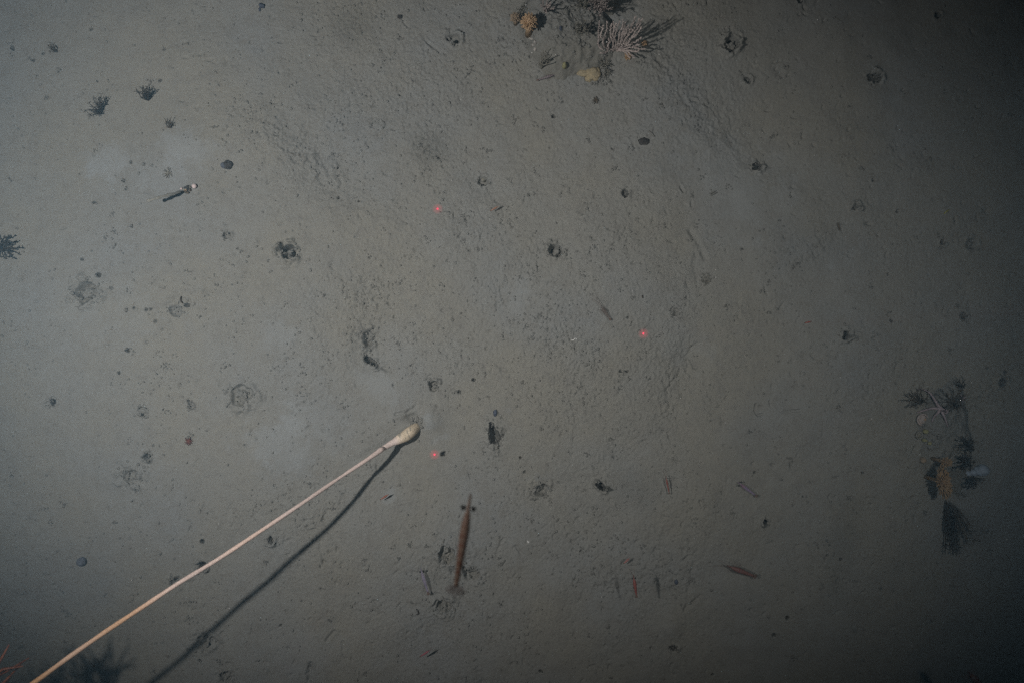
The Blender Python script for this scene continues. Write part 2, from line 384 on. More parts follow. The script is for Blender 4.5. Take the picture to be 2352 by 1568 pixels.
M_BLACK = plain('black_eye', (.008, .008, .009), (.006, .006, .006), 100, .25, 0, .5)
M_STRAW = plain('yellow_straw', (.42, .40, .10), (.32, .30, .08), 100, .7)
M_STICK = plain('pale_stick', (.26, .25, .22), (.18, .17, .15), 150, .9)
M_GHOST = plain('mud_toned_frond', (.29, .275, .235), (.23, .22, .19), 150, .9)
M_FAN = plain('glassy_tail', (.34, .30, .28), (.26, .22, .20), 200, .5, 0, .2, .30)
M_LEG = plain('brown_leg', (.16, .09, .07), (.10, .06, .05), 200, .6, 0, .2, .75)
M_LEGP = plain('glassy_leg', (.24, .17, .13), (.18, .12, .10), 200, .6, 0, .2, .5)
M_TINT = tinted('shrimp_shell')
M_GLASS = tinted('glassy_shrimp_shell', .72)
M_GLASS2 = tinted('clear_shrimp_shell', .34)
M_PEN = tinted('sea_pen_skin', 1.0, .65, .25)

# ------------------------------------------------------------------ mesh building
ORG = {}
def tag(o, label=None, cat=None, group=None, kind=None):
    if label: o['label'] = label
    if cat: o['category'] = cat
    if group: o['group'] = group
    if kind: o['kind'] = kind
    return o

def thing(name, label, cat, loc, group=None):
    o = bpy.data.objects.new(name, None); col.objects.link(o)
    o.empty_display_size = .02
    o.location = loc; ORG[o] = Vector(loc)
    return tag(o, label, cat, group)

_t = (1 + 5 ** .5) / 2
ICO = np.array([(-1, _t, 0), (1, _t, 0), (-1, -_t, 0), (1, -_t, 0), (0, -1, _t), (0, 1, _t), (0, -1, -_t), (0, 1, -_t), (_t, 0, -1), (_t, 0, 1), (-_t, 0, -1), (-_t, 0, 1)]) / math.hypot(1, _t)
ICOF = [(0, 11, 5), (0, 5, 1), (0, 1, 7), (0, 7, 10), (0, 10, 11), (1, 5, 9), (5, 11, 4), (11, 10, 2), (10, 7, 6), (7, 1, 8), (3, 9, 4), (3, 4, 2), (3, 2, 6), (3, 6, 8), (3, 8, 9), (4, 9, 5), (2, 4, 11), (6, 2, 10), (8, 6, 7), (9, 8, 1)]
def subdiv(v, f):
    v = [tuple(p) for p in v]; cache = {}; out = []
    def mid(a, b):
        k = (min(a, b), max(a, b))
        if k not in cache:
            p = np.array(v[a]) + np.array(v[b]); p = p / np.linalg.norm(p); v.append(tuple(p)); cache[k] = len(v) - 1
        return cache[k]
    for a, b, c in f:
        x, y, z = mid(a, b), mid(b, c), mid(c, a)
        out += [(a, x, z), (b, y, x), (c, z, y), (x, y, z)]
    return np.array(v), out
ICO2, ICO2F = subdiv(ICO, ICOF)
ICO3, ICO3F = subdiv(ICO2, ICO2F)

class MB:
    def __init__(self): self.v = []; self.f = []; self.c = []
    def add(self, verts, faces, colour=None):
        n = len(self.v)
        self.v += [tuple(p) for p in verts]
        self.f += [tuple(i + n for i in f) for f in faces]
        if colour is None: colour = (.5, .5, .5)
        if isinstance(colour, list): self.c += colour
        else: self.c += [colour] * len(verts)
        return self
    def tube(self, pts, radii, n=6, flat=1.0, colours=None, up=(0, 0, 1)):
        pts = [Vector(p) for p in pts]; k = len(pts)
        if not hasattr(radii, '__len__'): radii = [radii] * k
        vs = []; cs = []; fs = []
        for i, p in enumerate(pts):
            t = (pts[min(i + 1, k - 1)] - pts[max(i - 1, 0)])
            t = t.normalized() if t.length > 1e-9 else Vector((0, 0, 1))
            u = Vector(up)
            if abs(t.dot(u)) > .95: u = Vector((1, 0, 0))
            a = t.cross(u).normalized(); b = a.cross(t).normalized()
            for j in range(n):
                th = 2 * math.pi * j / n
                vs.append(p + a * (radii[i] * math.cos(th)) + b * (radii[i] * flat * math.sin(th)))
                cs.append(colours[i] if colours else (.5, .5, .5))
        for i in range(k - 1):
            for j in range(n):
                q = (j + 1) % n
                fs.append((i * n + j, i * n + q, (i + 1) * n + q, (i + 1) * n + j))
        fs.append(tuple(reversed(range(n)))); fs.append(tuple((k - 1) * n + j for j in range(n)))
        return self.add(vs, fs, cs)
    def lump(self, c, r, seed=0, jag=.25, lod=2, colour=None, rot=0):
        V, F = ((ICO, ICOF), (ICO2, ICO2F), (ICO3, ICO3F))[lod - 1]
        r = np.array(r if hasattr(r, '__len__') else (r, r, r), float)
        s = seed * 1.7
        k = 1 + jag * (fbm(V[:, 0] + s, V[:, 1] + V[:, 2] * 1.3 - s, 1.6, int(seed) % 50, 3))
        P = V * k[:, None] * r
        ca, sa = math.cos(rot), math.sin(rot)
        P = np.stack([P[:, 0] * ca - P[:, 1] * sa, P[:, 0] * sa + P[:, 1] * ca, P[:, 2]], 1) + np.array(c)
        return self.add(P, F, colour)
    def build(self, name, mat, parent=None, loc=None, smooth=True, tint=False):
        o_ = Vector(loc) if loc is not None else (ORG[parent] if parent else Vector((0, 0, 0)))
        V = np.array(self.v, np.float32) - np.array(o_, np.float32)
        me = bpy.data.meshes.new(name)
        me.from_pydata(V.tolist(), [], self.f)
        if smooth: me.polygons.foreach_set('use_smooth', np.ones(len(me.polygons), bool))
        if tint:
            a = me.color_attributes.new('tint', 'FLOAT_COLOR', 'POINT')
            arr = np.ones((len(self.v), 4), np.float32); arr[:, :3] = np.array(self.c, np.float32)
            a.data.foreach_set('color', arr.ravel())
        me.materials.append(mat)
        o = bpy.data.objects.new(name, me); col.objects.link(o)
        if parent is not None:
            o.parent = parent; ORG[o] = ORG[parent]
        else:
            o.location = o_; ORG[o] = Vector(o_)
        return o

# ------------------------------------------------------------------ setting: seafloor sheet and water haze
nyx = X.shape
me = bpy.data.meshes.new('seafloor')
nv = X.size
co = np.empty((nv, 3), np.float32); co[:, 0] = X.ravel(); co[:, 1] = Y.ravel(); co[:, 2] = Hh.ravel()
me.vertices.add(nv); me.vertices.foreach_set('co', co.ravel())
R_, C_ = nyx
idx = np.arange(nv, dtype=np.int32).reshape(R_, C_)
quads = np.stack([idx[:-1, :-1], idx[:-1, 1:], idx[1:, 1:], idx[1:, :-1]], -1).reshape(-1, 4)
me.loops.add(quads.size); me.loops.foreach_set('vertex_index', quads.ravel())
me.polygons.add(len(quads)); me.polygons.foreach_set('loop_start', np.arange(0, quads.size, 4, dtype=np.int32))
me.polygons.foreach_set('use_smooth', np.ones(len(quads), bool))
me.update(calc_edges=True)
at_ = me.attributes.new('pale', 'FLOAT', 'POINT')
at_.data.foreach_set('value', np.clip(pale, 0, 1).astype(np.float32).ravel())
me.materials.append(M_MUD)
seafloor = bpy.data.objects.new('seafloor', me); col.objects.link(seafloor); seafloor['kind'] = 'structure'

def haze_box(x, y, z0, z1, density):
    b = MB()
    vs = [(sx * x, sy * y, z) for z in (z0, z1) for sx, sy in ((-1, -1), (1, -1), (1, 1), (-1, 1))]
    b.add(vs, [(3, 2, 1, 0), (4, 5, 6, 7), (0, 1, 5, 4), (1, 2, 6, 5), (2, 3, 7, 6), (3, 0, 4, 7)])
    m = bpy.data.materials.new('sea_water_haze'); m.use_nodes = True
    nt = m.node_tree; nt.nodes.clear()
    out = nt.nodes.new('ShaderNodeOutputMaterial'); v = nt.nodes.new('ShaderNodeVolumePrincipled')
    v.inputs['Color'].default_value = (.44, .70, .90, 1)
    v.inputs['Density'].default_value = density
    link(nt, v.outputs['Volume'], out.inputs['Volume'])
    o = b.build('haze', m, smooth=False); o['kind'] = 'stuff'
    return o
haze_box(41, 41, -1.25, 1.60, 0.11)

# ------------------------------------------------------------------ rocks (domes of their own above the sheet)
ROCKS = []
class Rock:
    def __init__(self, px, py, rx, ry, h, seed, rag=.25, power=2.4, rough=.006):
        self.c = (fx(px), fy(py)); self.r = (rx * PXM, ry * PXM); self.h = h; self.seed = seed; self.rag = rag; self.power = power; self.rough = rough
        self.base = float(ground(self.c[0], self.c[1]))
        ROCKS.append(self)
    def z(self, x, y):
        u = (x - self.c[0]) / self.r[0]; v = (y - self.c[1]) / self.r[1]
        a = np.arctan2(v, u); d = np.hypot(u, v) / (1 + self.rag * fbm(np.cos(a) * 1.3 + self.seed, np.sin(a) * 1.3, 1.0, self.seed, 3))
        n = self.rough * (fbm(x, y, 24, self.seed, 3) + .40 * fbm(x, y, 85, self.seed + 1, 3) + .22 * (vn(x, y, 260, self.seed) - .5))
        return self.base + self.h * (1 - np.minimum(d, 1.6) ** self.power) + n
    def build(self, label):
        n, m = 220, 90
        b = MB(); vs = []; fs = []
        for i in range(m + 1):
            k = (i / m) * 1.16
            for j in range(n):
                a = 2 * math.pi * j / n
                g = 1 + self.rag * float(fbm(np.array(math.cos(a) * 1.3 + self.seed), np.array(math.sin(a) * 1.3), 1.0, self.seed, 3))
                vs.append((self.c[0] + self.r[0] * math.cos(a) * k * g, self.c[1] + self.r[1] * math.sin(a) * k * g))
        vs = np.array(vs); zz = self.z(vs[:, 0], vs[:, 1])
        for i in range(m):
            for j in range(n):
                q = (j + 1) % n
                fs.append((i * n + j, (i + 1) * n + j, (i + 1) * n + q, i * n + q))
        b.add(np.column_stack([vs, zz]), fs)
        return tag(b.build('rock', M_ROCK, loc=(self.c[0], self.c[1], self.base)), label, 'rock')

rock_top = Rock(1302, 66, 108, 122, .040, 3, .30, 3.6, .012)
rock_ridge = Rock(1384, -8, 34, 50, .085, 8, .42, 2.6, .016)
rock_right = Rock(2160, 985, 62, 125, .022, 6, .38, 2.6, .010)

def top(x, y):
    z = float(ground(x, y))
    for r in ROCKS:
        if abs(x - r.c[0]) < r.r[0] * 1.5 and abs(y - r.c[1]) < r.r[1] * 1.5:
            z = max(z, float(r.z(np.array(x), np.array(y))))
    return z

def at(px, py, z):
    k = (CAM_H - z) / CAM_H
    return Vector((fx(px) * k, fy(py) * k, z))

def on(px, py, dz=0.0):
    z = 0.0
    for _ in range(4):
        p = at(px, py, z + dz)
        z = top(p.x, p.y)
    return Vector((p.x, p.y, z + dz))

rock_top_ob = rock_top.build('mud covered rock carrying the pale branching coral and the yellow sponge')
rock_ridge.build('tall silted rock knob at the top edge, behind the pale branching coral')
rock_right_ob = rock_right.build('low silted rock under the mauve brittle star at right')

# ------------------------------------------------------------------ burrows and holes
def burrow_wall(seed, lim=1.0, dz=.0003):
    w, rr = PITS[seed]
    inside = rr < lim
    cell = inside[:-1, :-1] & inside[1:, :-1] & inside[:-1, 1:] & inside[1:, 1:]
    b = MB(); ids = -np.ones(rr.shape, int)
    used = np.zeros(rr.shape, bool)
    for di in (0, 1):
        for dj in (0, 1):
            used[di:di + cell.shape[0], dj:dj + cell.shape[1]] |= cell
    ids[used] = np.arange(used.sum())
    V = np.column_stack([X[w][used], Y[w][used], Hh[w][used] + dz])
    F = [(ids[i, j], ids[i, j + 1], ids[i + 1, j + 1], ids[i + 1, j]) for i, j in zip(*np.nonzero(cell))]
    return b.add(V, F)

CLODS = []
for s in range(9):
    b = MB(); b.lump((0, 0, 0), (1, .8, .6), s + 2, .7, 2 if s < 4 else 1)
    me_ = bpy.data.meshes.new('mud_clod'); me_.from_pydata([tuple(map(float, p)) for p in b.v], [], b.f); me_.materials.append(M_CLOD)
    me_.polygons.foreach_set('use_smooth', np.ones(len(me_.polygons), bool))
    CLODS.append(me_)

def clod(parent, p, size, name='mud_clod'):
    o = bpy.data.objects.new(name, random.choice(CLODS)); col.objects.link(o)
    o.parent = parent; o.location = Vector(p) - ORG[parent]
    o.scale = (size * random.uniform(.7, 1.4), size * random.uniform(.7, 1.2), size * random.uniform(.6, 1.1))
    o.rotation_euler = (random.uniform(-.4, .4), random.uniform(-.4, .4), random.uniform(0, 6.28))
    return o

for i, bd in enumerate(BURROWS):
    px, py, r, dep, st, rot, plug, lab = bd
    t = thing('burrow', lab, 'burrow', (fx(px), fy(py), float(ground(fx(px), fy(py)))), 'burrows dug in the mud')
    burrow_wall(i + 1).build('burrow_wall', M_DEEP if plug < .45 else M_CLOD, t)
    n = int(6 + r * .9)
    for k in range(n):
        a = random.uniform(0, 6.28); q = r * random.uniform(.35, 1.6)
        u, v = q * math.cos(a) * st, q * math.sin(a)
        x, y = fx(px + u * math.cos(rot) - v * math.sin(rot)), fy(py + u * math.sin(rot) + v * math.cos(rot))
        s = random.uniform(.0012, .0030) * (.7 + r / 40)
        clod(t, (x, y, float(ground(x, y)) + s * .25), s)
HOLE_OBS = []
for i, h in enumerate(HOLES):
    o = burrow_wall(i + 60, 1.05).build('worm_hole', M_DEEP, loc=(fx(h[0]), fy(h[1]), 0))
    tag(o, 'small dark worm hole punched in the bare grey mud', 'worm hole', 'small worm holes in the mud'); HOLE_OBS.append((o, h[0], h[1]))

# ------------------------------------------------------------------ crumbs of mud lying everywhere (uncountable)
def def_pellets():
    b = MB()
    for k in range(230):
        for _ in range(30):
            px, py = random.uniform(20, 2330), random.uniform(10, 1560)
            i, j = int(np.searchsorted(gy, fy(py))), int(np.searchsorted(gx, fx(px)))
            if random.random() < .25 + .5 * rough[i, j]: break
        big = random.uniform(2.0, 5.5)
        for q in range(random.randint(4, 11)):
            x = fx(px + random.gauss(0, big)); y = fy(py + random.gauss(0, big))
            s = random.uniform(.0008, .0019)
            b.lump((x, y, float(ground(x, y)) + s * .35), (s * random.uniform(.8, 1.8), s, s * .8), k + q, .7, 1, None, random.uniform(0, 3))
    b.build('mud_pellets', M_PELLET)['kind'] = 'stuff'

def crumbs(n):
    x = RNG.uniform(-1.12, 1.12, n * 4); y = RNG.uniform(-.76, .76, n * 4)
    i = np.searchsorted(gx, x); j = np.searchsorted(gy, y)
    p = (.06 + .6 * rough[j, i]) * (.3 + 1.4 * np.maximum(0, clump[j, i] + .2))
    keep = RNG.random(n * 4) < p
    x, y = x[keep][:n], y[keep][:n]
    z = ground(x, y); n = len(x)
    s = .0009 + .0017 * RNG.random(n) ** 2.5
    ang = RNG.random(n) * 6.28
    e = RNG.uniform(.6, 1.7, n)
    base = np.repeat(ICO[None], n, 0) * (1 + .5 * (RNG.random((n, 12, 1)) - .5))
    bx = base[:, :, 0] * (s * e)[:, None]; by = base[:, :, 1] * s[:, None]; bz = base[:, :, 2] * (s * .7)[:, None]
    vx = bx * np.cos(ang)[:, None] - by * np.sin(ang)[:, None] + x[:, None]
    vy = bx * np.sin(ang)[:, None] + by * np.cos(ang)[:, None] + y[:, None]
    vz = bz + (z + s * .25)[:, None]
    V = np.stack([vx, vy, vz], -1).reshape(-1, 3).astype(np.float32)
    F = (np.array(ICOF, np.int32)[None] + (np.arange(n, dtype=np.int32) * 12)[:, None, None]).reshape(-1, 3)
    m_ = bpy.data.meshes.new('mud_crumbs')
    m_.vertices.add(len(V)); m_.vertices.foreach_set('co', V.ravel())
    m_.loops.add(F.size); m_.loops.foreach_set('vertex_index', F.ravel())
    m_.polygons.add(len(F)); m_.polygons.foreach_set('loop_start', np.arange(0, F.size, 3, dtype=np.int32))
    m_.update(calc_edges=True); m_.materials.append(M_CLOD)
    o = bpy.data.objects.new('mud_crumbs', m_); col.objects.link(o); o['kind'] = 'stuff'
crumbs(12000)
def_pellets()

# ------------------------------------------------------------------ sea pen: cream bulb in the mud, long stalk rising to a head beyond the corner
def spline(pts, n):
    P = [Vector(p) for p in pts]; P = [P[0] * 2 - P[1]] + P + [P[-1] * 2 - P[-2]]
    out = []
    for i in range(1, len(P) - 2):
        for k in range(n):
            t = k / n; a, b, c, d = P[i - 1:i + 3]
            out.append(.5 * ((2 * b) + (c - a) * t + (2 * a - 5 * b + 4 * c - d) * t * t + (3 * b - a - 3 * c + d) * t ** 3))
    out.append(P[-2]); return out

pen = thing('sea_pen', 'sea pen with cream bulb in the mud and long thin pink stalk', 'sea pen', on(948, 984))
g0 = on(948, 984).z
bulb_pts = [at(966, 971, g0 - .026), at(953, 983, g0 + .001), at(942, 992, g0 + .017), at(932, 1000, g0 + .024), at(922, 1005, g0 + .030), at(912, 1011, g0 + .034), at(904, 1015, g0 + .037), at(893, 1021, g0 + .042), at(880, 1029, g0 + .050)]
bl = spline(bulb_pts, 6)
rad_k = [8, 12.0, 13.4, 13.4, 12.2, 9.8, 7.8, 6.5, 5.8]
rr_ = np.interp(np.linspace(0, 8, len(bl)), range(9), rad_k) * PXM * .97
cream, pinkc, smear = (.82, .67, .49), (.80, .65, .58), (.40, .36, .29)
cc = []
for i in range(len(bl)):
    t = i / (len(bl) - 1)
    k = float(sstep(.45, .75, t))
    cc.append(tuple(cream[j] * (1 - k) + pinkc[j] * k for j in range(3)))
mb = MB().tube(bl, rr_, 20, 1.0, cc)
for i, v in enumerate(mb.v):     # mud smeared on the bulb
    w = float(fbm(np.array(v[0]), np.array(v[1] + v[2]), 60, 17, 2))
    ring = i // 20 / (len(bl) - 1)
    if abs(w - .30) < .045 and ring < .55: mb.c[i] = smear
mb.build('bulb', M_PEN, pen, tint=True)
for k in range(26):
    a = random.uniform(0, 6.28); q = random.uniform(4, 17)
    px_, py_ = 961 + math.cos(a) * q * .9, 972 + math.sin(a) * q * .7
    if px_ < 952 and py_ > 976: continue
    s_ = random.uniform(.0018, .0046)
    x_, y_ = fx(px_), fy(py_)
    clod(pen, (x_, y_, float(ground(x_, y_)) + s_ * .4), s_, 'mud_clod')
stalk_key = [(880, 1029, .052), (840, 1057, .078), (775, 1100, .121), (690, 1158, .170), (597, 1220, .215), (500, 1284, .248), (408, 1340, .276), (325, 1395, .301), (242, 1450, .325), (160, 1507, .343), (85, 1562, .358), (10, 1614, .372), (-70, 1662, .382)]
sp = spline([at(x, y, z + .0045 * math.sin(i * 2.3) * min(1, i / 2)) for i, (x, y, z) in enumerate(stalk_key)], 6)
nS = len(sp)
rs = []; cs = []
for i in range(nS):
    t = i / (nS - 1)
    r = (.0052 - .0017 * min(1, t / .12)) * (1 + .12 * t) * (1 + .05 * math.sin(t * 70) + .03 * math.sin(t * 151))
    if abs(t - .155) < .012: r *= .86
    rs.append(r)
    o_ = float(sstep(.25, .95, np.array(t + .12 * math.sin(t * 23))))
    a_, b_ = (.80, .63, .56), (.74, .41, .20)
    cs.append(tuple(a_[j] * (1 - o_) + b_[j] * o_ for j in range(3)))
MB().tube(sp, rs, 12, 1.0, cs).build('stalk', M_PEN, pen, tint=True)
M_POLYP = plain('red_brown_polyp', (.26, .09, .04), (.15, .05, .03), 150, .6)
hd = sp[-1]
for k, (ax_, ay_, az_) in enumerate([(-160, 1580, .38), (-100, 1600, .37), (-40, 1596, .36), (-205, 1622, .40), (-120, 1660, .41), (-20, 1670, .38), (-30, 1560, .36), (-90, 1556, .38)]):
    p1 = at(ax_, ay_, az_); side = (p1 - hd).normalized()
    b = MB().tube([hd, hd.lerp(p1, .5) + Vector((0, 0, .004)), p1], [.004, .005, .0075], 8)
    for q in range(8):
        qa = q / 8 * 6.28 + k
        w = (side * .9 + Vector((math.cos(qa) * .8, math.sin(qa) * .8, math.sin(qa * 2) * .3))).normalized()
        L = random.uniform(.035, .065)
        b.tube([p1, p1 + w * L * .5, p1 + w * L + Vector((random.uniform(-.012, .012), random.uniform(-.012, .012), random.uniform(-.01, .01)))], [.0028, .0024, .0011], 5)
    b.build('polyp', M_POLYP, pen)

# ------------------------------------------------------------------ the pale branching coral
cor = thing('branching_coral', 'pale pink branching coral standing on the mud covered rock', 'coral', on(1411, 117))
gz = on(1411, 117).z
def branch(pts, r0=.0019, r1=.0010, parent=cor, mat=M_CORAL, name='branch', knob=True):
    q = spline([at(x, y, gz + z * 1.45) for x, y, z in pts], 7)
    for i in range(1, len(q)):
        q[i] = q[i] + Vector((random.gauss(0, .0007), random.gauss(0, .0007), random.gauss(0, .0007)))
    n = len(q)
    b = MB().tube(q, [r0 + (r1 - r0) * i / (n - 1) for i in range(n)], 6)
    if knob:
        for i in range(2, n):
            for s in range(2):
                a = random.uniform(0, 6.28); rr0 = (r0 + (r1 - r0) * i / (n - 1)) * 1.15
                b.lump(q[i] + Vector((math.cos(a) * rr0, math.sin(a) * rr0, random.uniform(-.5, .8) * rr0)), .00075, i, .2, 1)
        b.lump(q[-1], r1 * 1.3, 3, .2, 1)
    b.build(name, mat, parent)
BR = [
    [(1410, 116, 0), (1392, 112, .012), (1385, 100, .028), (1390, 80, .045), (1394, 66, .06), (1394, 50, .072)],
    [(1408, 116, 0), (1384, 115, .010), (1374, 101, .022), (1376, 90, .038), (1374, 76, .05), (1376, 60, .064), (1377, 49, .074)],
    [(1388, 92, .034), (1380, 84, .046), (1383, 68, .055), (1386, 58, .062)],
    [(1411, 115, 0), (1408, 103, .018), (1408, 88, .034), (1410, 70, .052), (1409, 51, .07)],
    [(1408, 95, .026), (1403, 84, .040), (1402, 68, .055), (1404, 56, .066)],
    [(1412, 115, 0), (1414, 101, .02), (1413, 84, .042), (1418, 66, .06), (1424, 48, .08)],
    [(1413, 92, .03), (1408, 78, .048), (1413, 60, .064), (1416, 54, .07)],
    [(1413, 115, 0), (1420, 98, .025), (1422, 82, .045), (1428, 64, .062), (1432, 47, .082)],
    [(1421, 90, .034), (1430, 76, .05), (1434, 62, .065), (1436, 52, .074)],
    [(1414, 115, 0), (1424, 100, .024), (1434, 84, .046), (1440, 70, .064), (1443, 58, .078)],
    [(1415, 115, 0), (1430, 98, .026), (1442, 82, .048), (1450, 64, .07), (1456, 48, .088), (1461, 38, .098)],
    [(1440, 84, .044), (1452, 72, .062), (1462, 58, .078), (1468, 45, .094)],
    [(1416, 116, 0), (1434, 102, .024), (1450, 88, .046), (1462, 70, .07), (1470, 54, .088), (1475, 44, .10)],
    [(1450, 88, .046), (1464, 78, .062), (1473, 62, .078)],
    [(1417, 116, 0), (1436, 107, .02), (1454, 100, .038), (1466, 92, .052), (1473, 88, .06)],
    [(1436, 107, .02), (1446, 95, .036), (1456, 84, .052), (1462, 80, .058)],
    [(1416, 117, 0), (1438, 112, .016), (1456, 109, .03), (1470, 114, .04), (1481, 112, .048)],
    [(1452, 110, .028), (1462, 104, .04), (1470, 104, .046)],
    [(1416, 117, 0), (1434, 117, .014), (1448, 124, .024), (1458, 133, .034)],
    [(1434, 117, .014), (1450, 117, .026), (1462, 119, .034), (1468, 117, .04)],
    [(1428, 116, .01), (1440, 124, .02), (1446, 133, .028)],
    [(1409, 117, 0), (1395, 119, .008), (1384, 123, .014), (1378, 122, .018)],
    [(1418, 104, .018), (1426, 92, .034), (1430, 84, .046), (1438, 66, .062)],
    [(1398, 113, .008), (1396, 104, .016), (1400, 96, .024), (1398, 88, .03)],
    [(1426, 104, .02), (1436, 94, .034), (1446, 74, .054), (1450, 56, .072)],
]
for p in BR: branch(p)

# ------------------------------------------------------------------ bushy hydroids and tufts
def tuft(name, label, cat, px, py, reach, height, n, mat, lean=(0, 0), rad=.0011, twigs=5, group=None, spread=1.0, part='branch', arc=None):
    base = on(px, py)
    t = thing(name, label, cat, base, group)
    n = int(n * 1.35); twigs += 3; rad *= .74; height *= 1.35
    for k in range(n):
        a = 6.28 * (k + random.uniform(-.3, .3)) / n
        q = reach * random.uniform(.35, 1.12)
        if arc: a = math.radians(arc[0] + random.triangular(-1, 1, 0) * arc[1])
        tx = px + lean[0] * random.uniform(.5, 1.1) + math.cos(a) * q * spread; ty = py + lean[1] * random.uniform(.5, 1.1) + math.sin(a) * q * spread
        h = height * random.uniform(.5, 1.0)
        m1 = base.lerp(at(tx, ty, base.z + h), .4) + Vector((random.uniform(-.004, .004), random.uniform(-.004, .004), h * .12))
        m2 = base.lerp(at(tx, ty, base.z + h), .75) + Vector((random.uniform(-.003, .003), random.uniform(-.003, .003), h * .08))
        tip = at(tx, ty, base.z + h)
        q_ = spline([base - Vector((0, 0, .002)), m1, m2, tip], 4)
        b = MB().tube(q_, [rad * (1 - .55 * i / (len(q_) - 1)) for i in range(len(q_))], 5)
        for w in range(twigs):
            i = random.randint(3, len(q_) - 1)
            L = min(reach, 40) * PXM * random.uniform(.12, .32)
            d = Vector((random.gauss(0, 1), random.gauss(0, 1), random.uniform(-.2, 1))).normalized()
            d = (d + (tip - base).normalized() * .8).normalized()
            b.tube([q_[i], q_[i] + d * L * .6, q_[i] + d * L + Vector((0, 0, L * .1))], [rad * .7, rad * .55, rad * .35], 4)
        b.build(part, mat, t)
    return t

G_H = 'hydroid bushes growing from the seabed'
tuft('hydroid', 'sprawling hydroid tuft with shadow in its dark colour, lower of two at upper left', 'hydroid', 234, 260, 36, .026, 14, M_DARK, (0, 0), .0013, 2, G_H, arc=(-128, 75))  # shadow of the faint fronds painted into the tuft's dark colour
tuft('hydroid', 'upright hydroid tuft with shadow in its black colour, upper of two at upper left', 'hydroid', 341, 231, 34, .026, 13, M_DARK, (0, 0), .0014, 2, G_H, arc=(-118, 62))  # fronds and their shadow share this one dark colour
tuft('hydroid', 'thin grey hydroid sprig on the mud below the black tufts', 'hydroid', 391, 294, 22, .010, 9, M_BROWN, (0, 0), .0009, 2, G_H, arc=(-110, 80))
tuft('hydroid', 'faint grey sprig near the upper left corner', 'hydroid', 132, 116, 24, .012, 8, M_BROWN, (0, 0), .0009, 2, G_H, arc=(-160, 60))
tuft('hydroid', 'black bushy clump cut by the left edge of the view', 'hydroid', 4, 568, 28, .035, 13, M_DARK, (4, 0), .0022, 7, G_H)
tuft('hydroid', 'olive silted bush on the rock, between orange anemone and pale coral', 'hydroid', 1336, 72, 20, .050, 18, M_HYD, (0, -6), .0014, 7, G_H)
tuft('hydroid', 'grey pink hydroid at the top edge above the orange anemones', 'hydroid', 1254, 26, 22, .040, 6, M_HYDP, (2, -20), .0022, 4, G_H)
tuft('hydroid', 'shaggy grey pink bush at the top edge above the pale coral', 'hydroid', 1380, 26, 26, .065, 20, M_HYDP, (-2, -18), .0016, 9, G_H)
tuft('hydroid', 'dark ragged bush at the top edge left of the rock knob', 'hydroid', 1338, 14, 20, .035, 12, M_HYD, (0, -8), .0014, 6, G_H)
tuft('hydroid', 'leaning feathery brown frond on the rock edge above the lying shrimp', 'hydroid', 1243, 158, 12, .050, 9, M_HYD, (16, -36), .0016, 6, G_H)
tuft('hydroid', 'short silted fringe at the foot of the pale coral', 'hydroid', 1388, 150, 16, .018, 10, M_HYD, (0, 0), .0013, 5, G_H)
tuft('hydroid', 'crumbly silted sprig right of the yellow sponge', 'hydroid', 1392, 168, 11, .015, 8, M_HYD, (0, 0), .0013, 4, G_H)
tuft('hydroid', 'small silted tuft beside the left orange anemone at the top', 'hydroid', 1200, 24, 14, .022, 8, M_HYD, (0, -6), .0012, 4, G_H)
tuft('hydroid', 'brown twiggy hydroid left of the mauve brittle star', 'hydroid', 2112, 922, 27, .035, 13, M_BROWN, (-8, -14), .0015, 6, G_H)
tuft('hydroid', 'brown twiggy hydroid right of the mauve brittle star', 'hydroid', 2190, 930, 28, .035, 14, M_BROWN, (6, -16), .0015, 6, G_H)
tuft('hydroid', 'small dark hydroid sprig above the brittle star, beside a white speck', 'hydroid', 2206, 886, 13, .025, 7, M_DARK, (4, -8), .0013, 4, G_H)
tuft('hydroid', 'dark bushy shape standing for shadow right of the yellow lumps', 'hydroid', 2218, 1022, 21, .035, 11, M_DARK, (4, -4), .0016, 6, G_H)  # a shadow modelled as a dark twiggy shape
tuft('hydroid', 'dense black twigs standing for cast shadow above the blue white sponge', 'hydroid', 2217, 1062, 19, .030, 13, M_DARK, (0, -2), .0022, 6, G_H)  # stands for the shadow of the sponge and its neighbours
tuft('hydroid', 'black twigs standing for cast shadow below the blue white sponge', 'hydroid', 2228, 1104, 17, .025, 11, M_DARK, (2, 2), .0020, 5, G_H)  # another cast shadow built from dark twigs
tuft('hydroid', 'long dark twigs standing for the shadow of the brown feathery frond', 'hydroid', 2172, 1146, 122, .012, 18, M_DARK, (0, 0), .0021, 4, G_H, arc=(80, 15))  # shadow of the brown feathery frond, modelled as dark twigs
tuft('hydroid', 'brown feathery frond beside the dark twigs standing for its shadow', 'hydroid', 2180, 1150, 112, .050, 15, M_BROWN, (0, 0), .0015, 5, G_H, arc=(64, 18))
tuft('hydroid', 'brown twig reaching right below the blue white sponge', 'hydroid', 2232, 1096, 8, .030, 4, M_BROWN, (30, 6), .0018, 4, G_H)
tuft('hydroid', 'root like dark sprig in the mud left of the two white specks', 'hydroid', 1621, 645, 17, .006, 8, M_HYD, (0, -4), .0008, 3, G_H)

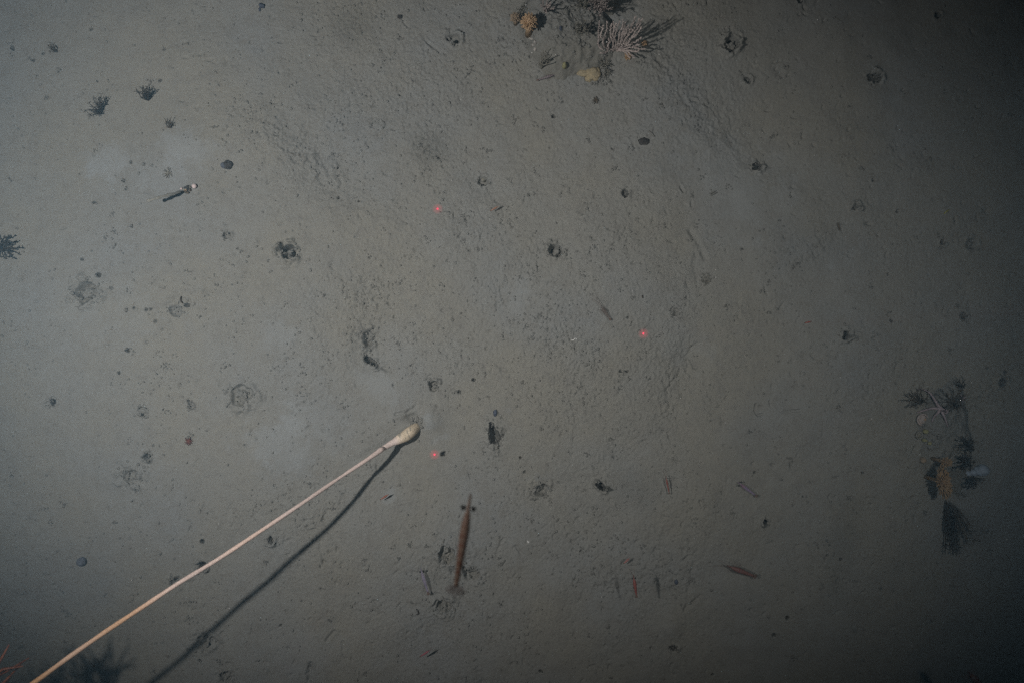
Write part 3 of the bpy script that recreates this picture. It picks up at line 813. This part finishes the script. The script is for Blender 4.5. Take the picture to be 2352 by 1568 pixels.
def silt(rock_ob, spots, n):
    for k in range(n):
        cx_, cy_, sx_, sy_ = random.choice(spots)
        p = on(cx_ + random.gauss(0, sx_), cy_ + random.gauss(0, sy_))
        s_ = random.uniform(.0014, .0046)
        clod(rock_ob, p + Vector((0, 0, s_ * .4)), s_, 'silt_lump')
silt(rock_top_ob, [(1392, 160, 8, 14), (1376, 186, 14, 6), (1345, 140, 16, 10), (1392, 120, 7, 8), (1330, 95, 16, 10), (1240, 40, 10, 18), (1300, 24, 26, 10), (1350, 35, 16, 12), (1290, 70, 14, 20), (1215, 90, 10, 14)], 150)
silt(rock_right_ob, [(2112, 930, 14, 20), (2190, 930, 16, 20), (2150, 1020, 16, 30), (2160, 1070, 14, 14), (2205, 1060, 14, 30), (2130, 1000, 10, 20)], 90)

# ------------------------------------------------------------------ anemones, soft corals
def pompom(name, label, cat, px, py, r, n, mat, height=.5, thick=1.5, group=None, ry=None, tent='tentacle', rot=0, lift=.0):
    ry = ry or r
    base = on(px, py)
    R = r * PXM; RY = ry * PXM
    c = at(px, py, base.z + lift + R * height * .5)
    foot = Vector((c.x, c.y, top(c.x, c.y) - .002))
    t = thing(name, label, cat, foot, group)
    if lift > .01: MB().tube([foot, foot.lerp(c, .5), c], [R * .42, R * .34, R * .5], 10).build('column', mat, t)
    MB().lump(c, (R * .55, RY * .55, R * height), px % 17, .25, 2, None, rot).build('body', mat, t)
    ga = 2.39996
    for k in range(n):
        zf = 1 - (k + .5) / n * 1.12
        a = k * ga + random.uniform(-.2, .2)
        s = math.sqrt(max(0, 1 - zf * zf))
        dx, dy = s * math.cos(a), s * math.sin(a)
        ex, ey = dx * R, dy * RY
        ca, sa = math.cos(rot), math.sin(rot)
        d = Vector((ex * ca - ey * sa, ex * sa + ey * ca, zf * R * height * 1.3))
        L = random.uniform(.86, 1.12)
        b = MB().tube([c + d * .35, c + d * .75 * L, c + d * L], [.0011 * thick, .0012 * thick, .0006 * thick], 5)
        b.build(tent, mat, t)
    return t
pompom('anemone', 'bright orange pompom anemone at the rock edge, larger of the pair at top', 'anemone', 1215, 52, 19, 150, M_ORANGE, .9, 1.15, lift=.034)
pompom('anemone', 'paler peach anemone tucked left of the bright orange one', 'anemone', 1184, 42, 13, 70, M_PEACH, .7, 1.0, lift=.022)
pompom('anemone', 'small orange anemone behind the right tips of the pale coral', 'anemone', 1480, 101, 7, 26, M_ORANGE, .8, 1.0)
pompom('anemone', 'small orange anemone under the lower branches of the pale coral', 'anemone', 1442, 130, 9, 30, M_ORANGE, .7, 1.0)
pompom('soft_coral', 'upright shaggy orange soft coral on the mud at right', 'soft coral', 2164, 1106, 13, 190, M_RUST, 1.6, 1.15, ry=37, tent='polyp', rot=.12, lift=.045)
pompom('soft_coral', 'small orange tuft above the shaggy orange soft coral', 'soft coral', 2171, 1060, 11, 56, M_RUST, 1.3, 1.0, tent='polyp', lift=.03)

def small_anemone(label, px, py, r, disc, n, mat):
    base = on(px, py, .002); t = thing('anemone', label, 'anemone', base)
    MB().lump(base, (disc * PXM, disc * PXM, .003), 4, .15, 2).build('body', mat, t)
    for k in range(n):
        a = 6.28 * k / n + random.uniform(-.15, .15); q = r * random.uniform(.75, 1.1)
        p1 = on(px + math.cos(a) * disc * .8, py + math.sin(a) * disc * .8, .003); p2 = on(px + math.cos(a + .1) * q * .6, py + math.sin(a + .1) * q * .6, .004); p3 = on(px + math.cos(a + .15) * q, py + math.sin(a + .15) * q, .0015)
        MB().tube([p1, p2, p3], [.0009, .0007, .0004], 5).build('tentacle', mat, t)
small_anemone('red brown starry anemone alone on the left mud', 433, 1013, 11, 4.6, 13, M_RED)
small_anemone('tiny red brown starry anemone on the mud below the rock with corals', 1368, 231, 9, 2.6, 11, M_BROWN)
small_anemone('tiny grey starry anemone above the pink ball on the left', 385, 398, 13, 2.8, 11, M_HYD)

# ------------------------------------------------------------------ sponges, crusts, shells, stones
def lumps(name, label, cat, mat, items, part=None, jag=.2, lod=3):
    base = on(items[0][0], items[0][1])
    if len(items) == 1:
        px, py, rx, ry, h = items[0]
        return tag(MB().lump(base + Vector((0, 0, h * .35 * PXM)), (rx * PXM, ry * PXM, h * PXM), (px * 7 + py) % 43, jag, lod).build(name, mat, loc=base), label, cat)
    t = thing(name, label, cat, base)
    for px, py, rx, ry, h in items:
        p = on(px, py)
        MB().lump(p + Vector((0, 0, h * .35 * PXM)), (rx * PXM, ry * PXM, h * PXM), (px * 7 + py) % 43, jag, lod).build(part or 'lobe', mat, t)
    return t
lumps('sponge', 'lumpy yellow sponge on the lower edge of the rock with corals', 'sponge', M_SPONGE, [(1361, 171, 17, 14, 11), (1340, 168, 15, 8.5, 6), (1352, 182, 10, 8, 6), (1366, 178, 10, 9, 8), (1371, 165, 8, 8, 6), (1350, 170, 12, 8, 7)], None, .34)
lumps('sponge', 'small yellow green sponge left of the lumpy yellow one', 'sponge', M_LIME, [(1296, 153, 5, 7, 12)])
lumps('sponge', 'blue white cushion sponge among the black shadow twigs at right', 'sponge', M_BLUEW, [(2252, 1078, 17, 13, 13), (2236, 1084, 11, 8, 8), (2222, 1086, 10, 6, 6)])
lumps('sponge', 'yellowish lump below the ringed disc, upper of two', 'sponge', M_LIME, [(2125, 990, 6.5, 5.5, 7)])
lumps('sponge', 'yellowish lump below the ringed disc, lower of two', 'sponge', M_LIME, [(2127, 1011, 6, 4.5, 6), (2138, 1018, 5, 4, 4)])
lumps('sponge', 'pinkish lump left of the orange soft corals', 'sponge', M_PEACH, [(2126, 1058, 7, 7, 7)])
lumps('crust', 'whitish knobbly crust under the bright orange anemone', 'crust', M_CRUST, [(1229, 98, 4, 5, 6), (1221, 91, 5, 3, 4), (1229, 111, 3.5, 4, 5), (1225, 104, 4, 4, 4), (1216, 88, 3, 2.5, 3)], 'knob', .5, 2)
lumps('stone', 'dark flat stone on the mud below the rock with corals', 'stone', M_STONE_SHADE, [(1478, 325, 12.5, 8.5, 5)], None, .5)
lumps('stone', 'small dark stone half buried at the top, left of a thin trail', 'stone', M_STONE_SHADE, [(918, 40, 5.5, 4, 5)], None, .5)
lumps('shell', 'blue grey shell fragment near the top edge at upper left', 'shell', M_SLATE, [(602, 15, 6.5, 6, 6), (597, 23, 2.5, 5, 3)], 'chip', .6, 2)
lumps('stone', 'black brown lump standing for the shadow of a pale round shell', 'stone', M_STONE_SHADE, [(525, 379, 9.5, 10, 9)], None, .5)  # dark lump put in for the shadow of the pale shell
lumps('shell', 'pale grey round shell beside the black brown shadow lump', 'shell', M_GREYB, [(515, 381, 6.5, 6.5, 9)], None, .15)
lumps('sponge', 'round grey ball on the dim mud at lower left', 'sponge', M_GREYB, [(190, 1288, 10.5, 10.5, 11)], None, .15)
lumps('shell', 'blue grey chip lying right of the red shrimp shadows', 'shell', M_SLATE, [(1553, 1336, 4, 6, 2.5)], None, .5, 2)
lumps('shell', 'dark chip on the rock right of the bright orange anemone', 'shell', M_SLATE, [(1288, 66, 3, 4.5, 3)], None, .6, 2)
lumps('shell', 'blue grey flake on the mud above the tall ragged pit', 'shell', M_SLATE, [(1137, 948, 4, 8, 3)], None, .5, 2)
lumps('stone', 'brown pebble at the right end of the scraped hollow', 'stone', M_HYD, [(1110, 414, 5, 5.5, 5)], None, .3, 2)
enc = thing('stone', 'dark encrusted stone with orange bits beside a pink ball', 'stone', on(430, 436))
for k in range(9):
    p = on(430 + random.uniform(-9, 9), 437 + random.uniform(-7, 7), .003)
    MB().lump(p, (random.uniform(2.2, 5.0) * PXM, random.uniform(2.2, 4.5) * PXM, random.uniform(3, 6) * PXM), k + 3, .6, 2).build('knob', (M_STONE_SHADE, M_BROWN, M_HYD)[k % 3], enc)
MB().lump(on(427, 437, .007), (3 * PXM, 2.2 * PXM, .003), 5, .5, 2).build('knob', M_ORANGE, enc)
tag(MB().lump(on(446, 428, .006), (5.6 * PXM, 5.6 * PXM, 5.6 * PXM), 2, .06, 3).build('ball_sponge', M_PINKB, loc=on(446, 428)), 'pinkish white ball beside the dark encrusted stone', 'sponge')
tag(MB().lump(on(416.5, 433.5, .003), (2.6 * PXM, 2.6 * PXM, 2.6 * PXM), 2, .1, 2).build('ball_sponge', M_PINKB, loc=on(416, 433)), 'tiny pale pink bead left of the dark encrusted stone', 'sponge')
fr = spline([on(417, 439, .008), at(400, 445, .028), at(375, 451, .045), at(352, 458, .055), at(338, 462, .058)], 6)
tag(MB().tube(fr, [.0016] + [.0030 + .0006 * math.sin(i) for i in range(len(fr) - 2)] + [.0012], 10, .6).build('sea_whip', M_GHOST, loc=on(417, 439)), 'faint mud coloured frond leaning left from the dark encrusted stone', 'sea whip')

def ringed(label, px, py, r, mat):
    base = on(px, py); t = thing('sponge', label, 'sponge', base)
    n = 40; R = r * PXM
    pts = [base + Vector((math.cos(2 * math.pi * k / n) * R, math.sin(2 * math.pi * k / n) * R, .005)) for k in range(n + 1)]
    MB().tube(pts, .0016, 6).build('rim', mat, t)
    b = MB(); b.lump(base + Vector((0, 0, .001)), (R * .96, R * .96, .005), 3, .06, 3); b.build('disc', mat, t)
    return t, base
rt, rb = ringed('round ringed disc sponge left below the mauve brittle star', 2118, 963, 12.5, M_HYDP)
MB().lump(rb + Vector((.004, .001, .006)), (.0026, .0026, .002), 2, .1, 2).build('pore', M_ORANGE, rt)
ringed('small ringed disc left of the yellowish lumps', 2109, 998, 7.5, M_HYD)

def star(label, px, py, disc, arms, mat, rad):
    base = on(px, py, .006); t = thing('brittle_star', label, 'brittle star', base)
    MB().lump(base, (disc * PXM, disc * PXM, .004), 6, .18, 2).build('disc', mat, t)
    for a in arms:
        pts = spline([base] + [on(x, y, dz) for x, y, dz in a], 6)
        n = len(pts)
        MB().tube(pts, [rad * (1.0 - .75 * i / (n - 1)) * (1 + .12 * (i % 2)) for i in range(n)], 7).build('arm', mat, t)
star('pale mauve brittle star with long arms on the silted rock at right', 2159.5, 938.5, 6.2, [
    [(2153, 926, .010), (2144, 913, .010), (2136, 902, .008), (2121, 894, .008), (2108, 894, .006)],
    [(2148, 938, .010), (2130, 940, .008), (2115, 944, .005), (2106, 947, .003)],
    [(2154, 948, .008), (2149, 958, .006), (2143, 969, .002)],
    [(2165, 948, .008), (2170, 958, .006), (2174, 970, .003), (2177, 980, .002)],
    [(2168, 940, .010), (2177, 944, .008), (2172, 948, .006), (2166, 944, .008)]], M_MAUVE, .0031)
star('tiny mauve star among the brown twigs right of the big brittle star', 2211, 913, 3.4, [[(2211 + 9 * math.cos(a) * .5, 913 + 9 * math.sin(a) * .5, .008), (2211 + 10 * math.cos(a), 913 + 10 * math.sin(a), .006)] for a in (0.3, 1.6, 2.8, 4.1, 5.3)], M_MAUVE, .0020)

def worm(name, label, cat, pts, r, mat, dz=.0015):
    q = spline([on(x, y, dz) for x, y in pts], 6); n = len(q)
    rr = [r * (.55 + .45 * math.sin(math.pi * (i + .5) / n)) for i in range(n)]
    return tag(MB().tube(q, rr, 7).build(name, mat, loc=q[0]), label, cat)
worm('worm', 'short curled white worm in the middle of the mud', 'worm', [(1311, 780), (1316, 781), (1320, 778), (1324, 777), (1325, 780)], .0010, M_WHITE)
worm('worm', 'dark curved worm above a small black hole at left', 'worm', [(416, 681), (415, 687), (417, 693), (420, 697)], .0020, M_DARK)
worm('worm', 'dark curled worm below left of the large brown shrimp', 'worm', [(956, 1398), (960, 1402), (961, 1408), (957, 1411)], .0016, M_STONE_SHADE)
worm('straw', 'short yellow straw on the dim mud at right', 'straw', [(2168, 492), (2173, 487), (2180, 482)], .0014, M_STRAW)
worm('stick', 'pale twig lying by its shadow right of centre, upper of the pair', 'stick', [(1630, 446), (1637, 441), (1643, 439)], .0013, M_STICK, .005)
worm('stick', 'pale twig lying by its shadow right of centre, lower of the pair', 'stick', [(1632, 450), (1640, 445), (1646, 442)], .0012, M_STICK, .005)
worm('stick', 'small brown forked twig in the dim mud above the granular patch', 'stick', [(1924, 512), (1926, 520), (1929, 530)], .0014, M_BROWN, .004)
worm('stick', 'thin grey twig below the dark flat stone', 'stick', [(1488, 300), (1496, 306), (1504, 315)], .0010, M_STICK, .003)
worm('stick', 'tiny dark twig standing in the bare mud right of two small holes', 'stick', [(1475, 678), (1476, 685)], .0010, M_DARK, .003)
sh = lumps('shell', 'small bright cream winged shell below the tall ragged pit', 'shell', M_WHITE, [(1212, 1243, 1.6, 3.2, 2), (1215, 1244, 1.6, 3.2, 2)], 'valve', .2, 2)

# white specks
SPECKS = [(1053, 11, 1.8), (1085, 144, 1.6), (1059, 229, 1.8), (1140, 249, 1.6), (1277, 126, 1.9), (1222, 120, 2.2), (1644, 620, 1.7), (1644, 637, 2.2), (1514, 125, 2.4), (1878, 46, 2.8), (1871, 357, 2.0), (1208, 12, 2.6), (1779, 621, 1.6), (1930, 866, 1.8),
          (809, 881, 1.5), (800, 905, 1.4), (1149, 953, 1.6), (1033, 880, 1.4), (719, 628, 1.6), (503, 1202, 2.0), (527, 1396, 2.4), (303, 1331, 2.2), (1248, 485, 1.6), (1332, 516, 1.5), (657, 322, 1.5), (1004, 284, 1.6), (1094, 421, 1.3), (1038, 415, 1.2),
          (2231, 878, 2.6), (2109, 1011, 1.8), (2113, 1043, 2.4), (1382, 1251, 1.3), (1666, 970, 1.7), (1292, 818, 1.3), (1563, 914, 1.4), (2050, 1188, 2.2), (2095, 1236, 2.4), (2312, 1238, 3.2), (2094, 1482, 2.2), (832, 1320, 1.5), (837, 1330, 1.5), (1477, 1412, 1.5),
          (1382, 1370, 1.8), (2002, 961, 2.6), (1752, 305, 1.6), (1680, 195, 1.4), (1630, 305, 1.3), (1420, 312, 1.3), (1454, 668, 1.5), (1061, 960, 1.4), (700, 603, 1.4), (1378, 81, 2.4), (1394, 97, 2.8), (1402, 103, 1.8), (1395, 100, 1.6), (941, 1106, 1.3), (730, 1152, 1.4), (1172, 1152, 1.4), (1112, 698, 1.4), (1240, 745, 1.3)]
proto = None; SPECK_OBS = []
for (px, py, r) in SPECKS:
    p = on(px, py, .001 if not (1370 < px < 1410 and 75 < py < 110) else .006)
    if proto is None:
        proto = MB().lump(p, (PXM, PXM, PXM), 4, .5, 1).build('shell_speck', M_WHITE, loc=p); o = proto
    else:
        o = proto.copy(); col.objects.link(o); o.location = p
    o.scale = (r * .85, r * .7, r * .6)
    tag(o, 'tiny white shell speck lying on the grey mud', 'shell', 'white shell specks scattered on the mud'); SPECK_OBS.append((o, px, py))

# ------------------------------------------------------------------ shrimps
def shrimp(label, head, tail, z, width, c_body, c_band, mat=M_TINT, bands=True, eyes=True, legs=True, ant=0.0, fan=1.0, eye_r=.22, eye_out=.55, legmat=M_LEGP, eyemat=M_BLACK, ztail=None, group='shrimps swimming over the mud', mid=None):
    zt = z if ztail is None else ztail
    h = at(*head, z); t_ = at(*tail, zt)
    ax = (t_ - h); L = ax.length; ax.normalize()
    sd = ax.cross(Vector((0, 0, 1))).normalized()
    up = sd.cross(ax).normalized()
    W = width * PXM * (CAM_H - z) / CAM_H * .5
    root = thing('shrimp', label, 'shrimp', (h + t_) / 2, group)
    N = 40; pts = []; rd = []; cl = []
    for i in range(N + 1):
        u = i / N
        bend = (mid or 0.0) * math.sin(math.pi * u) * L
        pts.append(h + ax * (L * .9 * u) + sd * bend - up * (.05 * L * u * u))
        if u < .16: r = .26 + .13 * (u / .16) ** 1.5
        elif u < .42: r = .39 + .61 * math.sin((u - .16) / .26 * math.pi / 2)
        else: r = 1.0 - .55 * ((u - .42) / .58) ** 1.15
        seg = 0
        if u > .42:
            ph = ((u - .42) / .58 * 6) % 1; r *= 1 + .10 * (math.sin(ph * math.pi) - .5); seg = 1 if ph < .45 else 0
        rd.append(W * r)
        k = seg if bands else 0
        if u < .42: k = .55 if (.2 < u < .36) else .2
        f = .55 + .45 * min(1, u / .2)
        cl.append(tuple((c_body[j] * (1 - k) + c_band[j] * k) * f for j in range(3)))
    MB().tube(pts, rd, 12, 1.1, cl).build('body', mat, root, tint=True)
    pe = pts[int(N * .16)]
    if eyes:
        for s in (-1, 1):
            er = W * eye_r * 2
            b = MB()
            b.lump(pe + sd * s * W * (eye_out * 1.4 + eye_r), er, 1, .04, 2)
            b.build('eye', eyemat, root)
    if ant:
        for s in (-1, 1):
            q = spline([pts[2] + sd * s * W * .2, pts[0] - ax * L * ant * .4 + sd * s * L * .06, pts[0] - ax * L * ant + sd * s * L * (.12 + .06 * s)], 6)
            MB().tube(q, [max(.00035, W * .05 * (1 - .6 * i / len(q))) for i in range(len(q))], 5).build('antenna', legmat, root)
    if legs:
        for k in range(5):
            for s in (-1, 1):
                p = pts[int(N * (.22 + .045 * k))] - up * W * .4
                k1 = p + sd * s * W * 1.5 - ax * L * (.03 - .03 * k) - up * W * .5
                k2 = k1 + sd * s * W * .9 - up * W * 1.0 + ax * L * (-.05 + .035 * k)
                MB().tube([p, k1, k2], [W * .08, W * .06, W * .035], 5).build('leg', legmat, root)
        for k in range(5):
            for s in (-1, 1):
                p = pts[int(N * (.47 + .09 * k))] - up * W * .3
                MB().tube([p, p + sd * s * W * .8 - up * W * .7 + ax * W * .4], [W * .09, W * .035], 5).build('swimmeret', legmat, root)
    if fan:
        e = pts[-1]
        for s in (-2, -1, 0, 1, 2):
            d = (ax + sd * s * .38 * fan).normalized()
            tip = e + d * L * .12 * (1 if s else 1.05)
            b = MB().tube([e - ax * W * .2, e.lerp(tip, .55), tip], [W * .22, W * .42 * fan, W * .16], 8, .22, None, tuple(up))
            b.build('tail_fan', M_FAN if fan > 1 else legmat, root)
    return root

shrimp('large blurred red brown shrimp with black eyes hovering high below the middle', (1081, 1134), (1043, 1372), .75, 22, (.32, .20, .14), (.24, .11, .07), M_GLASS, True, True, False, .0, 2.0, .28, .58, M_LEG, mid=.0)
shrimp('small red banded shrimp between two narrow dark shadows', (1455, 1320), (1463, 1372), .085, 8, (.26, .13, .11), (.32, .08, .07), M_TINT, True, True, True, .35, .8, .22, .5)
shrimp('glassy violet shrimp left of the large blurred shrimp', (966, 1303), (984, 1366), .012, 8.5, (.36, .30, .46), (.40, .32, .46), M_GLASS2, False, True, False, 0, .8, .24, .5)
shrimp('glassy violet shrimp with red head in the dim mud right of centre', (1694, 1106), (1740, 1140), .014, 8, (.36, .27, .45), (.42, .16, .22), M_GLASS2, False, True, False, 0, .8, .27, .7)
shrimp('dusky red shrimp with spread legs facing left above the bottom right mud', (1670, 1298), (1738, 1325), .02, 12, (.28, .17, .145), (.24, .10, .09), M_GLASS, True, False, True, .4, 1.0, .2, .5, M_LEGP)
shrimp('pale grey brown shrimp lying on the mud left of the right red dot', (1380, 703), (1403, 735), .016, 9, (.24, .19, .165), (.18, .14, .12), M_GLASS2, True, False, True, .6, .8, .2, .5)
shrimp('slim grey mauve shrimp lying at the lower edge of the coral rock', (1277, 171), (1233, 184), on(1255, 177).z + .008, 6.5, (.24, .20, .20), (.17, .13, .14), M_TINT, True, True, True, .2, .7, .2, .5)
b_ = shrimp('striped red shrimp with spread glassy legs right of the soft dark patch', (1529, 1092), (1538, 1134), .014, 4, (.34, .13, .10), (.36, .08, .06), M_GLASS, True, True, True, .45, .7, .26, .6)
shrimp('tiny orange red shrimp in a pale round patch left of the large shrimp', (893, 1134), (873, 1147), .012, 4.6, (.36, .15, .10), (.30, .10, .07), M_TINT, True, False, False, 0, .8)
shrimp('tiny orange brown shrimp right of the uppermost red dot', (1145, 474), (1126, 485), .012, 4.4, (.40, .22, .14), (.26, .12, .08), M_TINT, True, False, False, 0, .8)
shrimp('tiny pink shrimp near the bottom edge below the ragged burrow', (988, 1492), (964, 1508), .02, 4.5, (.40, .14, .16), (.30, .08, .10), M_TINT, True, True, False, .2, .8)
shrimp('tiny pale headed pink shrimp above the red banded shrimp', (1447, 1280), (1432, 1294), .012, 5, (.42, .24, .22), (.34, .12, .10), M_TINT, True, False, False, 0, .8)
shrimp('tiny bright red shrimp in the dim mud above the dark oval burrow', (1864, 738), (1848, 742), .014, 3.6, (.38, .10, .07), (.30, .07, .05), M_TINT, True, False, False, 0, .8)
shrimp('dark red brown shrimp at the bottom right corner of the view', (2222, 1540), (2268, 1590), .22, 17, (.12, .055, .04), (.09, .035, .028), M_TINT, True, False, True, 0, 1.0, .2, .5, M_LEG)

# ------------------------------------------------------------------ scale lasers
LANDMARKS = [(948, 990, 'the cream bulb'), (1215, 52, 'the bright orange anemone'), (1411, 117, 'the pale branching coral'), (1362, 171, 'the lumpy yellow sponge'), (1674, 106, 'the notched round burrow'), (1478, 325, 'the dark flat stone'), (525, 379, 'the dark shadow lump'),
             (430, 436, 'the dark encrusted stone'), (665, 581, 'the deep burrow with black crescents'), (1276, 575, 'the scalloped burrow'), (200, 672, 'the wide ringed burrow'), (433, 1013, 'the red starry anemone'), (1005, 480, 'the uppermost red dot'), (1478, 766, 'the right hand red dot'),
             (1135, 1003, 'the tall ragged pit'), (1383, 1117, 'the black open burrow'), (1060, 1250, 'the large blurred shrimp'), (1461, 1345, 'the red banded shrimp'), (1704, 1310, 'the dusky red shrimp'), (1758, 1198, 'the jet black hole'), (2160, 938, 'the mauve brittle star'), (1934, 768, 'the dark oval burrow'),
             (2164, 1106, 'the shaggy orange soft coral'), (225, 248, 'the lower black tuft'), (335, 215, 'the upper black tuft'), (190, 1288, 'the round grey ball'), (557, 909, 'the wide crumbling burrow mound'), (302, 1090, 'the faint crumbling burrow'), (465, 1475, 'the burrow in the stalk shadow'), (842, 790, 'the crescent scar'),
             (602, 18, 'the blue grey shell at the top'), (918, 40, 'the small dark stone at the top'), (1739, 379, 'the burrow ending the ridged band'), (2174, 487, 'the yellow straw'), (1717, 1122, 'the right violet shrimp'), (1042, 87, 'the cracked upper burrow'), (2004, 182, 'the hook shaped burrow'), (410, 712, 'the cracked mud patch'), (128, 112, 'the faint corner sprig')]
def distinct_labels(items, noun):
    sect = {}
    names = ['right of', 'below right of', 'below', 'below left of', 'left of', 'above left of', 'above', 'above right of']
    for o, px, py in items:
        lx, ly, ln = min(LANDMARKS, key=lambda l: math.hypot(l[0] - px, l[1] - py))
        d = math.hypot(px - lx, py - ly)
        k = int(round(math.atan2(py - ly, px - lx) / (math.pi / 4))) % 8
        sect.setdefault((ln, names[k]), []).append((d, o))
    ordn = ['nearest', 'second nearest', 'third nearest', 'fourth nearest', 'fifth nearest', 'sixth nearest', 'seventh nearest', 'eighth nearest', 'ninth nearest']
    for (ln, k), lst in sect.items():
        lst.sort(key=lambda e: e[0])
        for i, (d, o) in enumerate(lst):
            o['label'] = (ordn[i] + ' ' if len(lst) > 1 else '') + noun + ' ' + k + ' ' + ln
distinct_labels(HOLE_OBS, 'small dark worm hole')
distinct_labels(SPECK_OBS, 'tiny white shell speck')

def emissive(name, c, strength):
    m = bpy.data.materials.new(name); m.use_nodes = True
    nt = m.node_tree; nt.nodes.clear()
    o = nt.nodes.new('ShaderNodeOutputMaterial'); e = nt.nodes.new('ShaderNodeEmission')
    e.inputs[0].default_value = (*c, 1); e.inputs[1].default_value = strength
    link(nt, e.outputs[0], o.inputs['Surface']); return m
M_LASER = emissive('laser_red', (1.0, .10, .16), 1.3)
for (px, py, lab) in [(1005, 480, 'glowing red laser dot on the mud, uppermost of the three'), (1478, 766, 'glowing red laser dot right of the pale shrimp'), (998, 1043, 'glowing red laser dot beside the cream bulb of the sea pen')]:
    p = on(px, py, .0004)
    tag(MB().lump(p, (.0023, .0023, .0010), 2, .05, 2).build('laser_dot', M_LASER, loc=p), lab, 'laser dot', 'red scale laser dots')
    l = bpy.data.lights.new('laser_pointer', 'SPOT'); l.energy = 52; l.color = (1, .03, .08)
    l.spot_size = math.radians(.46); l.spot_blend = 1; l.shadow_soft_size = 0.0
    o = bpy.data.objects.new('laser_pointer', l); col.objects.link(o); o.location = (p.x, p.y, 1.40)
print('nicks', count)

# ------------------------------------------------------------------ unseen shrimps added near the left lamp to cast soft shadows on the mud
for i, (px, py, f, ang, lab) in enumerate([(985, 345, .40, .9, 'glassy brown shrimp added unseen by the left lamp as shadow caster, lowest of the four'), (812, 62, .36, .4, 'glassy brown shrimp added unseen by the left lamp as shadow caster, towards the top edge'),
                                           (1868, 565, .26, 1.3, 'glassy brown shrimp added unseen by the left lamp as shadow caster, nearest to the camera'), (1462, 1124, .33, .1, 'glassy brown shrimp added unseen by the left lamp as shadow caster, towards the bottom edge')]):
    p = LAMP_L.lerp(Vector((fx(px), fy(py), 0)), f)
    k = CAM_H / (CAM_H - p.z)
    cx_, cy_ = p.x * k / PXM + 1176, 784 - p.y * k / PXM
    Lp = .019 * k / PXM * .5
    shrimp(lab, (cx_ - Lp * math.cos(ang), cy_ - Lp * math.sin(ang)), (cx_ + Lp * math.cos(ang), cy_ + Lp * math.sin(ang)), p.z, .0066 * k / PXM, (.20, .13, .10), (.15, .07, .05), M_TINT, True, True, True, .3, 1.0, group='unseen shrimps added to cast shadows')
